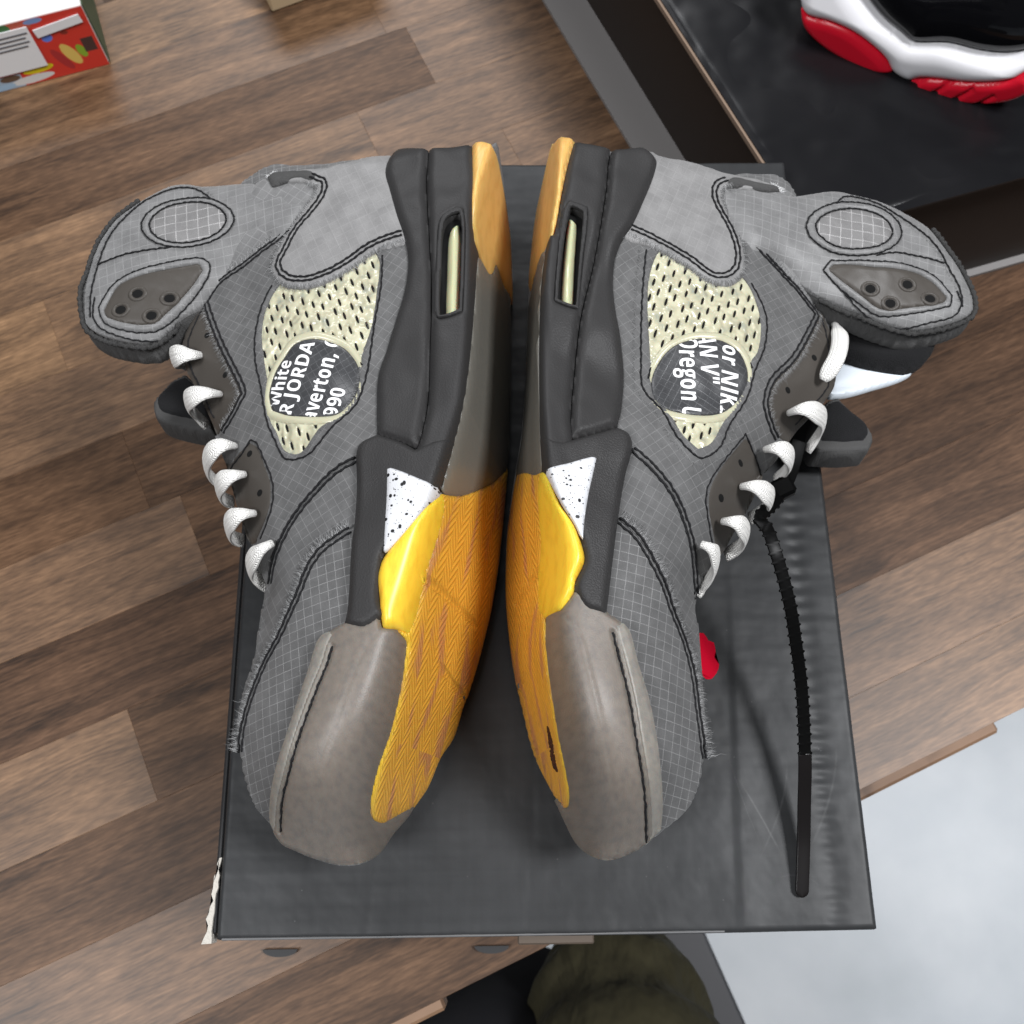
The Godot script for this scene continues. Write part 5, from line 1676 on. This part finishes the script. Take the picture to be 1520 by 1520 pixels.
func board_uv(o: MeshInstance3D, length: float, r: RandomNumberGenerator):
	var mdt := MeshDataTool.new()
	mdt.create_from_surface(o.mesh, 0)
	var ou := r.randf()
	var ov := r.randf()
	var m: Material = o.mesh.surface_get_material(0)
	for k in mdt.get_vertex_count():
		var q := mdt.get_vertex(k)
		mdt.set_vertex_uv(k, Vector2(q.x / 0.55 + ou, (q.z + q.y) / 0.14 + ov))
		mdt.set_vertex_uv2(k, Vector2(q.x / 0.55 + ov, (q.z + q.y) / 0.055 + ou))
	var am := ArrayMesh.new()
	mdt.commit_to_surface(am)
	am.surface_set_material(0, m)
	o.mesh = am

func other_box():
	var h := 0.115
	var o := thing("display_box", "dark brown box lined with shiny black paper, holding the black and red sneaker", "box", Vector3(0.138, TABLE, -0.145))
	# its front left corner stands at the origin; x runs along the front, z back along the left side
	var left := Vector2(-0.0565, -0.128).normalized()
	var front := Vector2(0.108, -0.0325).normalized()
	var quad := func(c: Vector2, a: float, b: float) -> PackedVector2Array:
		return PackedVector2Array([c, c + front * a, c + front * a + left * b, c + left * b])
	prism(o, "box_side", quad.call(Vector2(0.018, -0.012), 0.34, 0.5), 0.003, h - 0.003, M.brown_box)
	prism(o, "base_tray", quad.call(Vector2(-0.006, 0.0), 0.37, 0.52), 0.0005, 0.003, M.grey_strip)
	var top := MeshInstance3D.new()
	var lid: MeshInstance3D = prism(o, "card_rim", quad.call(Vector2(-0.001, 0.002), 0.36, 0.52), h - 0.003, h, M.raw_card)
	prism(o, "paper_sheet", quad.call(Vector2(0.0012, 0.0035), 0.355, 0.515), h - 0.001, h + 0.0006, M.black_paper)
	# crinkled paper sheet over the rim
	var f := Field.new()
	var n := FastNoiseLite.new()
	n.frequency = 0.009
	n.fractal_octaves = 2
	n.seed = 6
	for k in f.y.size():
		var x := f.x0 + k % f.w
		var z := f.z0 + k / f.w
		f.y[k] = n.get_noise_2d(x, z) * 1.0
	var sheet := PackedVector2Array()
	for q in quad.call(Vector2(0.0015, 0.0005), 0.26, 0.19):
		sheet.append(q * 1000.0)
	var paper := patch(o, "paper_lining", f, [sheet], M.black_paper, {"off": -0.4, "th": 1.0, "bev": 4.0, "rise": 0.0, "skirt": 3.0, "tile": 120.0})
	paper.position.y = h

func black_sneaker():
	# stands upright on the paper, its side towards the viewer; built in the plane of that side: x along the sole, z down
	var o := thing("sneaker", "black patent sneaker with white midsole and red outsole, on the black paper", "sneaker", Vector3(BLACK_SNEAKER.base[0], 0, BLACK_SNEAKER.base[2]) * 0.001 + Vector3(0, LID - 0.015, 0))
	var dir := Vector3(BLACK_SNEAKER.along[0], 0, BLACK_SNEAKER.along[1])
	o.basis = Basis(dir, Vector3(-dir.z, 0, dir.x), Vector3.DOWN)
	var f := Field.new()
	for k in f.y.size():
		var x := f.x0 + k % f.w
		var z := f.z0 + k / f.w
		f.y[k] = -0.0009 * (x - 10.0) * (x - 10.0) - maxf(0.0, -z - 22.0) * 0.4
	var heel := loop(BLACK_SNEAKER.heel)
	var front := loop(BLACK_SNEAKER.front)
	var white := loop(BLACK_SNEAKER.white)
	var black := loop(BLACK_SNEAKER.black)
	patch(o, "upper", f, [black], M.patent, {"off": -10.0, "th": 13.0, "bev": 26.0, "rise": 0.05, "skirt": 70.0, "tile": 60.0})
	patch(o, "midsole", f, [white], M.white_foam, {"off": -4.0, "th": 6.0, "bev": 8.0, "rise": 0.1, "skirt": 75.0})
	patch(o, "outsole", f, [heel], M.red_rubber, {"off": -2.0, "th": 4.0, "bev": 5.0, "rise": 0.2, "skirt": 75.0})
	var teeth := []
	for k in 6:
		teeth.append([PackedVector2Array([Vector2(12 + k * 11.0, 3), Vector2(19 + k * 11.0, -9)]), 1.6, 1.8])
	patch(o, "outsole", f, [front], M.red_rubber, {"off": -2.0, "th": 4.0, "bev": 4.0, "rise": 0.2, "skirt": 75.0, "grooves": teeth})

func comic_box():
	var o := thing("printed_carton", "white topped carton with bright red printed front and white label, at the table's far left", "carton", Vector3(-0.2716, TABLE, -0.3567))
	var dir := Vector2(-0.0691, 0.0224).normalized()
	var back := Vector2(dir.y, -dir.x) * -1.0
	if back.y > 0:
		back = -back
	o.basis = Basis(Vector3(-dir.x, 0, -dir.y), Vector3.UP, Vector3(-back.x, 0, -back.y))
	# x runs right along the front, whose right end is at 0; z towards the viewer
	block(o, "carton_body", Vector3(0.2, 0.049, 0.18), Vector3(-0.1, 0.025, -0.0905), M.white_card, 0.0006)
	block(o, "side_print", Vector3(0.0008, 0.048, 0.178), Vector3(0.0006, 0.0245, -0.0905), M.green_card, 0.0002)
	var face := MeshInstance3D.new()
	face.name = "front_print"
	var qm := PlaneMesh.new()
	qm.size = Vector2(0.0755, 0.0485)
	qm.orientation = PlaneMesh.FACE_Z
	qm.material = M.comic_front
	face.mesh = qm
	o.add_child(face)
	face.position = Vector3(-0.0378, 0.0247, 0.0003)
	var rest := block(o, "front_print_edge", Vector3(0.12, 0.048, 0.0006), Vector3(-0.136, 0.0245, 0.0), M.green_card, 0.0002)
	block(o, "white_label", Vector3(0.075, 0.032, 0.0006), Vector3(-0.0735, 0.0287, 0.0009), M.sticker, 0.0001)
	var ribbon := block(o, "banner", Vector3(0.03, 0.0065, 0.0006), Vector3(-0.0185, 0.0395, 0.0009), M.sticker, 0.0001, Vector3(0, 0, 0.12))
	var r := RandomNumberGenerator.new()
	r.seed = 9
	for k in 4:
		var w := 0.03 - 0.003 * (k % 2)
		block(o, "printed_line", Vector3(w, 0.0011, 0.0003), Vector3(-0.0525 - k * 0.0006, 0.0405 - k * 0.0032, 0.0013), M.ink, 0.00005)

func carton():
	var o := thing("cardboard_box", "tan cardboard box corner at the table's far end, cut by the photo's top", "box", Vector3(-0.128, TABLE, -0.4015))
	o.rotation.y = deg_to_rad(25)
	block(o, "box_body", Vector3(0.08, 0.04, 0.12), Vector3(0.004, 0.0205, -0.074), M.kraft, 0.0008)
	block(o, "flap_edge", Vector3(0.078, 0.0008, 0.118), Vector3(0.004, 0.041, -0.074), M.kraft, 0.0002)

func person():
	# the photographer, standing at the table's edge: only the clothes at knee height come into view
	var o := thing("person", "person in olive padded jacket and black trousers standing against the table's front edge", "person", Vector3(0.06, 0, 0.30))
	var n := FastNoiseLite.new()
	n.frequency = 9.0
	var parts := [
		["jacket", M.olive_cloth, [Vector3(0.0, 0.62, 0.10), Vector3(0.005, 0.585, 0.03), Vector3(0.0, 0.54, -0.03), Vector3(0.005, 0.47, -0.055), Vector3(0.01, 0.38, -0.05)], [0.10, 0.085, 0.064, 0.056, 0.05]],
		["trousers", M.black_cloth, [Vector3(-0.10, 0.56, 0.14), Vector3(-0.09, 0.50, 0.03), Vector3(-0.07, 0.40, -0.01), Vector3(-0.06, 0.2, 0.0), Vector3(-0.05, 0.03, 0.0)], [0.1, 0.085, 0.07, 0.06, 0.055]]]
	for part in parts:
		var c := Curve3D.new()
		var p: Array = part[2]
		for i in p.size():
			var t: Vector3 = (p[mini(i + 1, p.size() - 1)] - p[maxi(i - 1, 0)]) * 0.17
			c.add_point(p[i], -t, t)
		var path := PackedVector3Array()
		var ups := PackedVector3Array()
		var ra := PackedFloat32Array()
		for i in 41:
			var t := i / 40.0
			path.append(c.sample_baked(c.get_baked_length() * t, true))
			ups.append(Vector3(1, 0, 0))
			var q := t * (p.size() - 1)
			var k := mini(int(q), p.size() - 2)
			ra.append(lerpf(part[3][k], part[3][k + 1], q - k) * (1.0 + 0.07 * sin(t * 34.0) + 0.05 * n.get_noise_1d(t * 3.0)))
		var v := PackedVector3Array()
		var idx := PackedInt32Array()
		var uv := PackedVector2Array()
		ring_tube(v, idx, uv, path, ups, ra, ra, 28, 0.3)
		commit(part[0], o, v, idx, uv, part[1])
